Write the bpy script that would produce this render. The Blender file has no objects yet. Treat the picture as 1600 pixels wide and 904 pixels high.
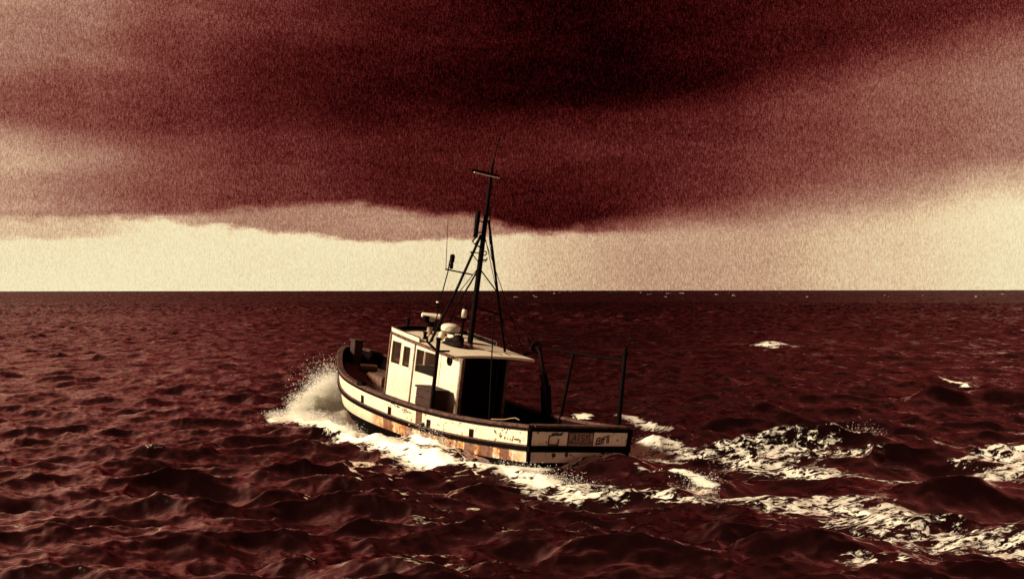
import bpy, bmesh, math, random
import numpy as np
from mathutils import Vector, Matrix

random.seed(7)
rng = np.random.default_rng(11)
S = 1.3                      # metres per model unit
scene = bpy.context.scene
col = scene.collection

# ------------------------------------------------------------------ camera
CAM_H = 3.458 * S
cam = bpy.data.cameras.new('camera')
cam_o = bpy.data.objects.new('camera', cam)
col.objects.link(cam_o)
cam.sensor_width = 36.0
cam.lens = 36.0 * 1946.0 / 1600.0
cam.clip_start = 0.1
cam.clip_end = 60000
cam_o.location = (0, 0, CAM_H)
cam_o.rotation_euler = (math.pi / 2 + 0.0006, 0.0013, 0)
scene.camera = cam_o

# ------------------------------------------------------------------ exposure
EXPOSURE = 1.9
scene.view_settings.view_transform = 'Standard'
scene.view_settings.look = 'None'
scene.view_settings.exposure = EXPOSURE
scene.view_settings.gamma = 1.0
scene.view_settings.use_curve_mapping = False


def lin(r, g, b):
    def f(c):
        c /= 255.0
        return c / 12.92 if c <= 0.04045 else ((c + 0.055) / 1.055) ** 2.4
    return (f(r), f(g), f(b), 1.0)


# ------------------------------------------------------------------ node helper
class Nodes:
    def __init__(self, tree):
        self.t = tree
        self.n = tree.nodes
        self.l = tree.links

    def new(self, kind, **kw):
        nd = self.n.new(kind)
        for k, v in kw.items():
            setattr(nd, k, v)
        return nd

    def put(self, sock, v):
        if isinstance(v, bpy.types.NodeSocket):
            self.l.new(v, sock)
        elif v is not None:
            sock.default_value = v

    def math(self, op, a, b=None, c=None, clamp=False):
        nd = self.new('ShaderNodeMath', operation=op, use_clamp=clamp)
        self.put(nd.inputs[0], a)
        self.put(nd.inputs[1], b)
        self.put(nd.inputs[2], c)
        return nd.outputs[0]

    def smooth(self, v, a, b, lo=0.0, hi=1.0):
        nd = self.new('ShaderNodeMapRange', interpolation_type='SMOOTHSTEP')
        self.put(nd.inputs[0], v)
        for i, q in enumerate((a, b, lo, hi)):
            self.put(nd.inputs[1 + i], q)
        return nd.outputs[0]

    def comb(self, x, y, z):
        nd = self.new('ShaderNodeCombineXYZ')
        self.put(nd.inputs[0], x)
        self.put(nd.inputs[1], y)
        self.put(nd.inputs[2], z)
        return nd.outputs[0]

    def sep(self, v):
        nd = self.new('ShaderNodeSeparateXYZ')
        self.put(nd.inputs[0], v)
        return nd.outputs

    def noise(self, vec, scale=1.0, detail=3.0, rough=0.55, dist=0.0):
        nd = self.new('ShaderNodeTexNoise')
        self.put(nd.inputs['Vector'], vec)
        self.put(nd.inputs['Scale'], scale)
        self.put(nd.inputs['Detail'], detail)
        self.put(nd.inputs['Roughness'], rough)
        self.put(nd.inputs['Distortion'], dist)
        return nd.outputs['Fac']

    def curve(self, v, pts, lo, hi):
        """piecewise curve through pts (x in lo..hi, y in 0..1)"""
        x01 = self.math('DIVIDE', self.math('SUBTRACT', v, lo), hi - lo, clamp=True)
        nd = self.new('ShaderNodeValToRGB')
        cr = nd.color_ramp
        cr.interpolation = 'B_SPLINE' if False else 'EASE'
        els = cr.elements
        while len(els) > 1:
            els.remove(els[-1])
        for i, (x, y) in enumerate(pts):
            p = (x - lo) / (hi - lo)
            e = els[0] if i == 0 else els.new(p)
            e.position = p
            e.color = (y, y, y, 1)
        self.l.new(x01, nd.inputs[0])
        s = self.new('ShaderNodeSeparateColor')
        self.l.new(nd.outputs[0], s.inputs[0])
        return s.outputs[0]

    def ramp(self, v, stops, interp='LINEAR'):
        nd = self.new('ShaderNodeValToRGB')
        cr = nd.color_ramp
        cr.interpolation = interp
        els = cr.elements
        while len(els) > 1:
            els.remove(els[-1])
        for i, (p, c) in enumerate(stops):
            e = els[0] if i == 0 else els.new(p)
            e.position = p
            e.color = c
        self.put(nd.inputs[0], v)
        return nd.outputs[0]

    def mix(self, fac, a, b, blend='MIX'):
        nd = self.new('ShaderNodeMix', data_type='RGBA', blend_type=blend)
        self.put(nd.inputs[0], fac)
        self.put(nd.inputs[6], a)
        self.put(nd.inputs[7], b)
        return nd.outputs[2]

    def lerp(self, f, a, b):
        nd = self.new('ShaderNodeMix', data_type='FLOAT')
        self.put(nd.inputs[0], f)
        self.put(nd.inputs[2], a)
        self.put(nd.inputs[3], b)
        return nd.outputs[0]


# ------------------------------------------------------------------ sky (storm cloud over a bright horizon)
SUN_AZ = math.radians(-107)       # measured from +Y (view direction), negative = left
SUN_EL = math.radians(29)
world = bpy.data.worlds.new('World')
scene.world = world
world.use_nodes = True
wn = Nodes(world.node_tree)
for nd in list(wn.n):
    wn.n.remove(nd)
geo = wn.new('ShaderNodeTexCoord')
dx, dy, dz = wn.sep(geo.outputs['Generated'])
K = 1946.0
A = wn.math('MULTIPLY', wn.math('ARCTAN2', dx, dy), K)          # bearing, 1/1946 rad
Eraw = wn.math('MULTIPLY', wn.math('ARCSINE', dz), K)           # elevation, 1/1946 rad
E0 = wn.math('ABSOLUTE', Eraw)
n1 = wn.noise(wn.comb(wn.math('DIVIDE', A, 170), wn.math('DIVIDE', E0, 40), 0.3), 1.0, 7, 0.6)
n2 = wn.noise(wn.comb(wn.math('DIVIDE', A, 420), wn.math('DIVIDE', E0, 110), 4.0), 1.0, 4, 0.5)
n3 = wn.noise(wn.comb(wn.math('DIVIDE', A, 45), wn.math('DIVIDE', E0, 22), 9.0), 1.0, 4, 0.6)
E1 = wn.math('ADD', E0, wn.math('MULTIPLY', wn.math('SUBTRACT', n1, 0.5), 44))
E1 = wn.math('ADD', E1, wn.math('MULTIPLY', wn.math('SUBTRACT', n3, 0.5), 20))
R0 = 6200.0


def px(x):
    return math.atan((x - 800) / K) * K


def cpts(pairs, scale=1.0):
    return [(px(x), y / scale) for x, y in pairs]


# lower edge of the dark cloud (elevation), and its softness
edge1 = wn.math('MULTIPLY', wn.curve(A, [(-R0, .42), (-2500, .40), (-1200, .36)] + cpts([(0, 108), (250, 110), (330, 118), (560, 136), (640, 124), (740, 112), (840, 86), (930, 94), (1050, 108), (1200, 110), (1350, 118), (1600, 150)], 300) + [(1600, .5), (R0, .42)], -R0, R0), 300)
edge2 = wn.math('MULTIPLY', wn.curve(A, [(-R0, .4), (-1200, .36)] + cpts([(0, 104), (230, 106), (330, 96), (480, 84), (570, 77), (720, 78), (830, 84), (1000, 95), (1100, 108), (1600, 140)], 300) + [(R0, .4)], -R0, R0), 300)
soft = wn.math('MULTIPLY', wn.curve(A, [(-R0, .5), (-1500, .25)] + cpts([(0, 14), (780, 14), (900, 22), (1050, 60), (1300, 90), (1600, 80)], 100) + [(R0, .6)], -R0, R0), 100)
low = wn.curve(A, [(-R0, .9), (-1500, .97)] + cpts([(0, .96), (500, .95), (750, .9), (880, .74), (1000, .65), (1180, .67), (1350, .80), (1600, .94)]) + [(1600, .92), (R0, .9)], -R0, R0)
base = wn.curve(A, [(-R0, .38), (-3000, .46), (-1500, .58)] + cpts([(0, .56), (130, .48), (260, .37), (420, .26), (600, .18), (800, .145), (950, .155), (1100, .215), (1250, .31), (1420, .41), (1600, .50)]) + [(1500, .44), (3000, .36), (R0, .38)], -R0, R0)
# a darker deck of cloud over the paler one, with a ragged lower edge
deck_e = wn.math('MULTIPLY', wn.curve(A, [(-R0, .6), (-1500, .6)] + cpts([(0, 228), (180, 212), (330, 226), (560, 236), (690, 248), (850, 274), (1100, 276), (1250, 312), (1400, 336), (1600, 362)], 500) + [(1500, .8), (R0, .6)], -R0, R0), 500)
deck_d = wn.math('MULTIPLY', wn.curve(A, [(-R0, .1), (-1500, .3)] + cpts([(0, .18), (200, .09), (400, .05), (690, .06), (900, .12), (1100, .12), (1250, .17), (1420, .23), (1600, .28)], .4) + [(1500, .4), (R0, .1)], -R0, R0), .4)
deck_m = wn.smooth(wn.math('SUBTRACT', E1, deck_e), wn.smooth(A, 150, 600, -8, -40), wn.smooth(A, 150, 600, 34, 70))
t_cloud = wn.math('SUBTRACT', base, wn.math('MULTIPLY', deck_d, deck_m))


def blob(a, e, sa, se, amt, src):
    qa = wn.math('POWER', wn.math('DIVIDE', wn.math('SUBTRACT', A, a), sa), 2)
    qe = wn.math('POWER', wn.math('DIVIDE', wn.math('SUBTRACT', E1, e), se), 2)
    g = wn.math('EXPONENT', wn.math('MULTIPLY', wn.math('ADD', qa, qe), -1))
    return wn.math('ADD', src, wn.math('MULTIPLY', g, amt))


for args in ((-760, 420, 200, 110, .22), (-760, 192, 170, 28, .10), (-520, 300, 260, 60, -.04), (-420, 430, 200, 70, .06),
             (160, 325, 210, 42, -.05), (120, 225, 240, 26, .04), (-420, 118, 260, 16, .04), (60, 105, 170, 26, -.04),
             (620, 160, 240, 34, .06), (-740, 128, 90, 12, .07)):
    t_cloud = blob(*args, t_cloud)
t_cloud = wn.math('ADD', t_cloud, wn.math('MULTIPLY', wn.math('SUBTRACT', n2, 0.5), 0.16))
t_cloud = wn.math('ADD', t_cloud, wn.math('MULTIPLY', wn.math('SUBTRACT', n1, 0.5), 0.16))
# overhead the deck of cloud goes on as an even grey
hi = wn.smooth(E0, 800, 1900)
t_cloud = wn.lerp(hi, t_cloud, wn.math('ADD', 0.28, wn.math('MULTIPLY', wn.math('SUBTRACT', n2, 0.5), 0.2)))
m2 = wn.smooth(wn.math('SUBTRACT', E1, edge2), -4, 6)
t_mid = wn.math('ADD', 0.56, wn.math('MULTIPLY', wn.math('SUBTRACT', n1, .5), .25))
t_low = wn.math('ADD', low, wn.math('MULTIPLY', wn.math('SUBTRACT', n2, .5), .10))
bank = wn.math('MULTIPLY', wn.smooth(E1, 74, 84), wn.smooth(A, -540, -650))
t_low = wn.math('SUBTRACT', t_low, wn.math('MULTIPLY', bank, .17))
t_midlow = wn.lerp(wn.math('MULTIPLY', m2, wn.smooth(wn.math('ABSOLUTE', wn.math('ADD', A, 150)), 520, 250)), t_low, t_mid)
m1 = wn.smooth(wn.math('SUBTRACT', E1, edge1), wn.math('MULTIPLY', soft, -0.5), wn.math('MULTIPLY', soft, 0.7))
tone = wn.lerp(m1, t_midlow, t_cloud)
# film grain added to the tone: fine upright streaks through the whole sky
grain_streaks = wn.noise(wn.comb(wn.math('MULTIPLY', A, 0.62), wn.math('MULTIPLY', E0, 0.15), 1.7), 1.0, 2, 0.7)
mist = wn.noise(wn.comb(wn.math('MULTIPLY', A, 0.6), wn.math('MULTIPLY', E0, 0.6), 6.7), 1.0, 1, 0.5)  # even speckle of the same grain
gr = wn.math('ADD', wn.math('MULTIPLY', wn.math('SUBTRACT', grain_streaks, .5), .46), wn.math('MULTIPLY', wn.math('SUBTRACT', mist, .5), .36))
tone = wn.math('ADD', tone, wn.math('MULTIPLY', gr, wn.smooth(tone, 1.0, 0.75, 0.75, 1.0)))
RAMP = [(0, lin(8, 0, 0)), (.12, lin(52, 8, 8)), (.25, lin(92, 31, 28)), (.4, lin(136, 76, 65)), (.55, lin(170, 123, 102)),
        (.7, lin(207, 168, 136)), (.85, lin(240, 212, 168)), (1, lin(255, 245, 200))]
cloud_col = wn.ramp(tone, RAMP)
gain = 1.0 / (0.1 * 2 ** EXPOSURE)
scaled = wn.new('ShaderNodeVectorMath', operation='SCALE')
wn.put(scaled.inputs[0], cloud_col)
scaled.inputs['Scale'].default_value = gain
sky = wn.new('ShaderNodeTexSky', sky_type='NISHITA')
sky.sun_disc = False
sky.sun_elevation = SUN_EL
sky.sun_rotation = SUN_AZ
sky.air_density = 1.0
sky.dust_density = 4.0
tint = wn.mix(1.0, sky.outputs[0], (0.55, 0.36, 0.2, 1), 'MULTIPLY')
gap = wn.math('MULTIPLY', wn.math('SUBTRACT', 1.0, m1), 0.08)    # thin clear air below the cloud
final = wn.mix(gap, scaled.outputs[0], tint)
bg = wn.new('ShaderNodeBackground')
wn.put(bg.inputs[0], final)
bg.inputs[1].default_value = 0.1
wo = wn.new('ShaderNodeOutputWorld')
wn.l.new(bg.outputs[0], wo.inputs[0])
world.cycles.sampling_method = 'MANUAL'
world.cycles.sample_map_resolution = 1024

# ------------------------------------------------------------------ sun through thin cloud
sun = bpy.data.lights.new('sun', 'SUN')
sun.energy = 2.5
sun.angle = math.radians(10)
sun.color = (1.0, 0.87, 0.64)
sun_o = bpy.data.objects.new('sun', sun)
col.objects.link(sun_o)
sd = Vector((math.sin(SUN_AZ) * math.cos(SUN_EL), math.cos(SUN_AZ) * math.cos(SUN_EL), math.sin(SUN_EL)))
sun_o.rotation_euler = sd.to_track_quat('Z', 'Y').to_euler()
sun_o.location = (-60, 20, 60)


# ------------------------------------------------------------------ materials
def material(name):
    m = bpy.data.materials.new(name)
    m.use_nodes = True
    nt = Nodes(m.node_tree)
    b = m.node_tree.nodes['Principled BSDF']
    return m, nt, b


def simple(name, rgb, rough=0.6, var=0.25, scale=9.0, metal=0.0, bump=0.15, rgb2=None):
    m, nt, b = material(name)
    b.inputs['Specular IOR Level'].default_value = .03 if max(rgb) < .03 else .25
    co = nt.new('ShaderNodeTexCoord').outputs['Object']
    f = nt.noise(co, scale, 4, 0.6)
    f = nt.smooth(f, 0.3, 0.7)
    c2 = rgb2 or tuple(c * (1 - var) for c in rgb)
    nt.put(b.inputs['Base Color'], nt.mix(f, (*rgb, 1), (*c2, 1)))
    b.inputs['Roughness'].default_value = rough
    b.inputs['Metallic'].default_value = metal
    if bump:
        bp = nt.new('ShaderNodeBump')
        bp.inputs['Strength'].default_value = bump
        bp.inputs['Distance'].default_value = 0.01
        nt.put(bp.inputs['Height'], nt.noise(co, scale * 4, 3, 0.6))
        nt.put(b.inputs['Normal'], bp.outputs[0])
    return m


def painted(name, white=(0.56, 0.49, 0.345), rust=0.0, chips=0.5, x0=-1.0, x1=6.0, grime=0.25):
    """weathered ship's paint: chips, dirt and hanging rust"""
    m, nt, b = material(name)
    co = nt.new('ShaderNodeTexCoord').outputs['Object']
    x, y, z = nt.sep(co)
    xs = nt.math('DIVIDE', x, S)
    inx = nt.math('MULTIPLY', nt.smooth(xs, x1, x1 - .9), nt.smooth(xs, x0, x0 + .7))
    big = nt.noise(co, 1.7, 4, 0.6)
    fine = nt.noise(co, 22, 4, 0.7)
    c = nt.mix(nt.math('MULTIPLY', nt.smooth(big, .42, .75), grime), (*white, 1), (white[0] * .62, white[1] * .5, white[2] * .42, 1))
    c = nt.mix(nt.math('MULTIPLY', nt.smooth(fine, .55, .8), grime), c, (white[0] * .6, white[1] * .45, white[2] * .35, 1))
    # upright streaks
    st = nt.noise(nt.comb(nt.math('MULTIPLY', x, 5.2), nt.math('MULTIPLY', y, 5.2), nt.math('MULTIPLY', z, .5)), 1.0, 4, 0.62)
    st2 = nt.noise(nt.comb(nt.math('MULTIPLY', x, 2.1), nt.math('MULTIPLY', y, 1.0), nt.math('MULTIPLY', z, .3)), 1.0, 2, 0.5)
    if rust > 0:
        blot = nt.noise(co, 7.5, 5, 0.7)
        r1 = nt.math('MULTIPLY', nt.smooth(nt.math('ADD', st, nt.math('MULTIPLY', nt.math('SUBTRACT', blot, .5), .55)), .41, .53), inx)
        r2 = nt.math('MULTIPLY', nt.smooth(nt.math('ADD', st2, nt.math('MULTIPLY', nt.math('SUBTRACT', blot, .5), .16)), .48, .51), inx)
        c = nt.mix(nt.math('MULTIPLY', r1, rust * .95), c, (0.50, 0.19, 0.022, 1))
        c = nt.mix(nt.math('MULTIPLY', nt.smooth(blot, .46, .62), nt.math('MULTIPLY', r1, rust)), c, (0.16, 0.035, 0.008, 1))
        c = nt.mix(nt.math('MULTIPLY', r2, rust * .85), c, (0.075, 0.018, 0.008, 1))
    # chips
    vo = nt.noise(co, 6.0, 5, 0.72)
    inc = nt.smooth(xs, 6.0, 3.0, .25, 1.0)
    thr = nt.math('SUBTRACT', 0.64, nt.math('MULTIPLY', inc, 0.06 * chips))
    cm = nt.math('MULTIPLY', nt.smooth(nt.math('SUBTRACT', vo, thr), 0, .018), min(1, chips * 2))
    c = nt.mix(cm, c, (0.07, 0.022, 0.012, 1))
    halo = nt.math('MULTIPLY', nt.smooth(nt.math('SUBTRACT', vo, thr), -.05, .01), .35 * min(1, chips * 2))
    c = nt.mix(halo, c, (0.45, 0.2, 0.06, 1))
    nt.put(b.inputs['Base Color'], c)
    nt.put(b.inputs['Roughness'], nt.lerp(cm, 0.5, 0.85))
    bp = nt.new('ShaderNodeBump')
    bp.inputs['Strength'].default_value = 0.25
    bp.inputs['Distance'].default_value = 0.012
    nt.put(bp.inputs['Height'], nt.math('ADD', nt.math('MULTIPLY', cm, -.6), nt.math('ADD', big, nt.math('MULTIPLY', fine, .3))))
    nt.put(b.inputs['Normal'], bp.outputs[0])
    return m


M = {}
M['topside'] = painted('topside_paint', chips=1.0, grime=.4)
M['lower'] = painted('lower_topside_paint', white=(.52, .42, .30), rust=1.0, chips=.4, x0=.0, x1=6.3, grime=.35)
M['transom'] = painted('transom_paint', white=(.84, .68, .53), chips=.5, grime=.3)
M['cabin'] = painted('cabin_paint', white=(.56, .50, .375), chips=.3, grime=.5)
M['roof'] = painted('roof_paint', white=(.62, .53, .39), chips=.2, grime=.35)
M['gear'] = simple('white_gear_paint', (.60, .53, .41), .35, .2, 6, bump=.05)
M['grey_gear'] = simple('weathered_bracket', (.32, .2, .14), .55, .5, 14)
M['bottom'] = simple('bottom_paint', (.003, .001, .001), .6, .4, 3)
M['black'] = simple('black_paint', (.004, .001, .001), .6, .5, 8)
M['rubber'] = simple('black_rubber', (.004, .0015, .0015), .75, .5, 10, bump=.4)
M['wood'] = simple('weathered_wood', (.16, .075, .05), .8, .6, 8, bump=.5)
M['wood_rail'] = simple('weathered_rail_wood', (.10, .040, .026), .8, .65, 7, bump=.5, rgb2=(.018, .006, .005))
M['deck'] = simple('deck_planks', (.13, .07, .05), .8, .5, 5, bump=.4)
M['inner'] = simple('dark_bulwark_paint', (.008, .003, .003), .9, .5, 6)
M['crate'] = simple('crate_wood', (.04, .014, .009), .85, .6, 9, bump=.6)
M['tarp'] = simple('dark_tarpaulin', (.012, .006, .006), .6, .5, 9, bump=.6)
M['cloth'] = simple('white_cloth', (.72, .62, .45), .9, .25, 8, bump=.6)
M['rope'] = simple('pale_rope', (.26, .17, .10), .9, .4, 30, bump=.5)
M['ink'] = simple('faded_black_lettering', (.03, .014, .01), .7, .7, 25, bump=0, rgb2=(.1, .045, .03))
M['plate'] = simple('name_board_paint', (.36, .22, .16), .7, .5, 12)
M['red_rust'] = simple('rusty_steel', (.11, .04, .02), .8, .7, 11, bump=.5)


def glass_material():
    m, nt, b = material('window_glass')
    out = m.node_tree.nodes['Material Output']
    tr = nt.new('ShaderNodeBsdfTransparent')
    tr.inputs[0].default_value = (.92, .84, .8, 1)
    gl = nt.new('ShaderNodeBsdfGlossy')
    gl.inputs['Roughness'].default_value = .03
    gl.inputs['Color'].default_value = (.5, .42, .38, 1)
    fr = nt.new('ShaderNodeLayerWeight')
    fr.inputs[0].default_value = .5
    mx = nt.new('ShaderNodeMixShader')
    nt.l.new(nt.math('ADD', .02, nt.math('MULTIPLY', nt.math('POWER', fr.outputs['Facing'], 5), .6)), mx.inputs[0])
    nt.l.new(tr.outputs[0], mx.inputs[1])
    nt.l.new(gl.outputs[0], mx.inputs[2])
    nt.l.new(mx.outputs[0], out.inputs[0])
    return m


M['glass'] = glass_material()


# ------------------------------------------------------------------ mesh helper
class MB:
    """collects shapes in model units, links them as one mesh object in metres"""

    def __init__(self):
        self.v = []
        self.f = []
        self.mi = []

    def add(self, verts, faces, mi=0):
        o = len(self.v)
        self.v.extend([tuple(map(float, p)) for p in verts])
        self.f.extend([tuple(i + o for i in f) for f in faces])
        self.mi.extend([mi] * len(faces))

    def box(self, lo, hi, mi=0):
        x0, y0, z0 = lo
        x1, y1, z1 = hi
        self.hexa([(x0, y0, z0), (x1, y0, z0), (x1, y1, z0), (x0, y1, z0), (x0, y0, z1), (x1, y0, z1), (x1, y1, z1), (x0, y1, z1)], mi)

    def hexa(self, p, mi=0):
        self.add(p, [(3, 2, 1, 0), (4, 5, 6, 7), (0, 1, 5, 4), (1, 2, 6, 5), (2, 3, 7, 6), (3, 0, 4, 7)], mi)

    def beam(self, a, b, w, h, up=(0, 0, 1), mi=0):
        a, b, up = Vector(a), Vector(b), Vector(up)
        d = (b - a).normalized()
        s = d.cross(up)
        if s.length < 1e-4:
            s = d.cross(Vector((1, 0, 0)))
        s.normalize()
        u = s.cross(d)
        p = []
        for q in (a, b):
            for i, j in ((-1, -1), (1, -1), (1, 1), (-1, 1)):
                p.append(q + s * (i * w / 2) + u * (j * h / 2))
        self.add(p, [(3, 2, 1, 0), (4, 5, 6, 7), (0, 1, 5, 4), (1, 2, 6, 5), (2, 3, 7, 6), (3, 0, 4, 7)], mi)

    def tube(self, pts, r, n=8, mi=0):
        pts = [Vector(p) for p in pts]
        if not hasattr(r, '__len__'):
            r = [r] * len(pts)
        ref = None
        rings = []
        for i, p in enumerate(pts):
            d = (pts[min(i + 1, len(pts) - 1)] - pts[max(i - 1, 0)]).normalized()
            if ref is None:
                ref = d.orthogonal().normalized()
            ref = (ref - d * ref.dot(d)).normalized()
            s = d.cross(ref)
            rings.append([p + (ref * math.cos(2 * math.pi * k / n) + s * math.sin(2 * math.pi * k / n)) * r[i] for k in range(n)])
        v = [q for rg in rings for q in rg]
        f = []
        for i in range(len(pts) - 1):
            for k in range(n):
                f.append((i * n + k, i * n + (k + 1) % n, (i + 1) * n + (k + 1) % n, (i + 1) * n + k))
        f.append(tuple(range(n - 1, -1, -1)))
        f.append(tuple((len(pts) - 1) * n + k for k in range(n)))
        self.add(v, f, mi)

    def lathe(self, c, prof, n=20, mi=0):
        """prof: (radius, height) along local z from c"""
        v, f = [], []
        for r, h in prof:
            for k in range(n):
                a = 2 * math.pi * k / n
                v.append((c[0] + r * math.cos(a), c[1] + r * math.sin(a), c[2] + h))
        for i in range(len(prof) - 1):
            for k in range(n):
                f.append((i * n + k, i * n + (k + 1) % n, (i + 1) * n + (k + 1) % n, (i + 1) * n + k))
        f.append(tuple(range(n - 1, -1, -1)))
        f.append(tuple((len(prof) - 1) * n + k for k in range(n)))
        self.add(v, f, mi)

    def sweep(self, path, prof, mi=0, closed_ends=True):
        """prof: (outward, up) offsets; outward is to the right-hand side of travel seen from above, negated"""
        P = [Vector(p) for p in path]
        n = len(prof)
        v = []
        for i, p in enumerate(P):
            d = P[min(i + 1, len(P) - 1)] - P[max(i - 1, 0)]
            nrm = Vector((d.y, -d.x, 0)).normalized() * -1
            for o, u in prof:
                v.append(p + nrm * o + Vector((0, 0, u)))
        f = []
        for i in range(len(P) - 1):
            for k in range(n):
                f.append((i * n + k, i * n + (k + 1) % n, (i + 1) * n + (k + 1) % n, (i + 1) * n + k))
        if closed_ends:
            f.append(tuple(range(n - 1, -1, -1)))
            f.append(tuple((len(P) - 1) * n + k for k in range(n)))
        self.add(v, f, mi)

    def blob(self, c, r, seed=0, n=10, amp=.25, mi=0, flat=None):
        rr = random.Random(seed)
        ph = [(rr.uniform(1, 4), rr.uniform(1, 4), rr.uniform(0, 6)) for _ in range(5)]
        v, f = [], []
        for i in range(n + 1):
            th = math.pi * i / n
            for k in range(2 * n):
                a = math.pi * k / n
                m = 1 + amp * sum(math.sin(p * th * 1.5 + q * round(q) * 0 + round(q) * a + s) for p, q, s in ph) / 2.5
                z = math.cos(th) * r[2] * m
                if flat is not None:
                    z = max(z, -flat)
                v.append((c[0] + r[0] * m * math.sin(th) * math.cos(a), c[1] + r[1] * m * math.sin(th) * math.sin(a), c[2] + z))
        for i in range(n):
            for k in range(2 * n):
                f.append((i * 2 * n + k, (i + 1) * 2 * n + k, (i + 1) * 2 * n + (k + 1) % (2 * n), i * 2 * n + (k + 1) % (2 * n)))
        self.add(v, f, mi)

    def build(self, name, mats, parent=None, smooth=False, bevel=0.0):
        me = bpy.data.meshes.new(name)
        me.from_pydata([(a * S, b * S, c * S) for a, b, c in self.v], [], self.f)
        if not isinstance(mats, (list, tuple)):
            mats = [mats]
        for m in mats:
            me.materials.append(m)
        for p, i in zip(me.polygons, self.mi):
            p.material_index = i
        bm = bmesh.new()
        bm.from_mesh(me)
        bmesh.ops.remove_doubles(bm, verts=bm.verts, dist=1e-5)
        bmesh.ops.recalc_face_normals(bm, faces=bm.faces)
        if bevel:
            es = [e for e in bm.edges if len(e.link_faces) == 2 and e.calc_face_angle(0) > 0.6]
            bmesh.ops.bevel(bm, geom=es, offset=bevel * S, segments=2, affect='EDGES', profile=.6)
        bm.to_mesh(me)
        bm.free()
        if smooth:
            me.polygons.foreach_set('use_smooth', [True] * len(me.polygons))
            me.set_sharp_from_angle(angle=math.radians(40))
        o = bpy.data.objects.new(name, me)
        col.objects.link(o)
        if parent is not None:
            o.parent = parent
        return o


def tag(o, label=None, cat=None, group=None, kind=None):
    for k, v in (('label', label), ('category', cat), ('group', group), ('kind', kind)):
        if v:
            o[k] = v
    return o


# ------------------------------------------------------------------ hull curves
L = 11.05


def spline(xs, ys):
    xs, ys = np.array(xs, float), np.array(ys, float)
    n = len(xs)
    h = np.diff(xs)
    Amat = np.zeros((n, n))
    r = np.zeros(n)
    Amat[0, 0] = Amat[-1, -1] = 1
    for i in range(1, n - 1):
        Amat[i, i - 1], Amat[i, i], Amat[i, i + 1] = h[i - 1], 2 * (h[i - 1] + h[i]), h[i]
        r[i] = 6 * ((ys[i + 1] - ys[i]) / h[i] - (ys[i] - ys[i - 1]) / h[i - 1])
    m = np.linalg.solve(Amat, r)

    def f(x):
        x = np.clip(x, xs[0], xs[-1])
        i = np.clip(np.searchsorted(xs, x) - 1, 0, n - 2)
        a, b = xs[i + 1] - x, x - xs[i]
        return float((m[i] * a ** 3 + m[i + 1] * b ** 3) / (6 * h[i]) + (ys[i] / h[i] - m[i] * h[i] / 6) * a + (ys[i + 1] / h[i] - m[i + 1] * h[i] / 6) * b)
    return f


TK = [0, .15, .3, .45, .6, .75, .87, .95, 1.0]
fB = spline(TK, [1.269, 1.424, 1.592, 1.74, 1.92, 1.97, 1.70, 1.45, 1.27])
fZ = spline(TK, [.649, .45, .325, .285, .31, .41, .58, .705, .745])


def half(t):
    return fB(t) * math.sqrt(max(0.0, 1 - t ** 3))


def rail_z(t):
    return fZ(t)


def strake_z(t):
    return fZ(t) - .425 - .06 * t ** 4


def hull_pt(t, s, q):
    """q 0 rail, 1 strake, 2 boot line, 3 turn of bilge, 4 low, 5 keel"""
    b, zr = half(t), fZ(t)
    zs = strake_z(t)
    f4 = t ** 4
    ky = [1.0, 0.985 - .11 * f4, .965 - .24 * f4, .88 - .42 * f4, .6 - .36 * f4, 0.0]
    zz = [zr, zs, zs - .285 - .22 * t ** 3, zs - .62 - .15 * f4, zs - 1.0 - .2 * f4, zs - 1.25 - .15 * f4]
    i = min(int(q), 4)
    w = q - i
    y = b * (ky[i] * (1 - w) + ky[i + 1] * w)
    z = zz[i] * (1 - w) + zz[i + 1] * w
    x = t * L - .42 * (zr - z) * t ** 9
    return (x, s * y, z)


def ts(n):
    a = np.linspace(0, 1, n)
    return [1 - (1 - q) ** 1.7 for q in a]


TS = ts(60)

# ------------------------------------------------------------------ the boat
AX = [Vector((-0.53767286, 0.83684762, 0.10292698)), Vector((-0.8346013, -0.54558154, 0.07603585)), Vector((0.11978548, -0.04502058, 0.9917785))]
boat = bpy.data.objects.new('fishing_boat', None)
col.objects.link(boat)
rot = Matrix((AX[0], AX[1], AX[2])).transposed()
boat.matrix_world = Matrix.Translation(Vector((1.336446, 25.42018, 0)) * S) @ rot.to_4x4()
tag(boat, 'weathered white fishing boat with rust streaked hull heading away through the waves', 'fishing boat')


def shell(qs, off=0.0):
    m = MB()
    for s in (1, -1):
        v, f = [], []
        for t in TS:
            for q in qs:
                x, y, z = hull_pt(t, s, q)
                v.append((x, y, z))
        n = len(qs)
        for i in range(len(TS) - 1):
            for k in range(n - 1):
                f.append((i * n + k, i * n + k + 1, (i + 1) * n + k + 1, (i + 1) * n + k))
        m.add(v, f)
    return m


# hull: white lower topside and dark bottom, two materials on one planked shell
m = MB()
for s in (1, -1):
    for qs, mi in (([1, 1.5, 2], 0), ([2, 2.5, 3, 3.5, 4, 4.5, 5], 1)):
        v, f = [], []
        for t in TS:
            for q in qs:
                v.append(hull_pt(t, s, q))
        n = len(qs)
        for i in range(len(TS) - 1):
            for k in range(n - 1):
                f.append((i * n + k, i * n + k + 1, (i + 1) * n + k + 1, (i + 1) * n + k))
        m.add(v, f, mi)
hull = m.build('hull', [M['lower'], M['bottom']], boat, smooth=True)
hull['label'] = 'white lower hull planks with orange rust streaks above dark bottom'
bulwark = shell([0, .25, .5, .75, 1]).build('bulwark', M['topside'], boat, smooth=True)

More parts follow.
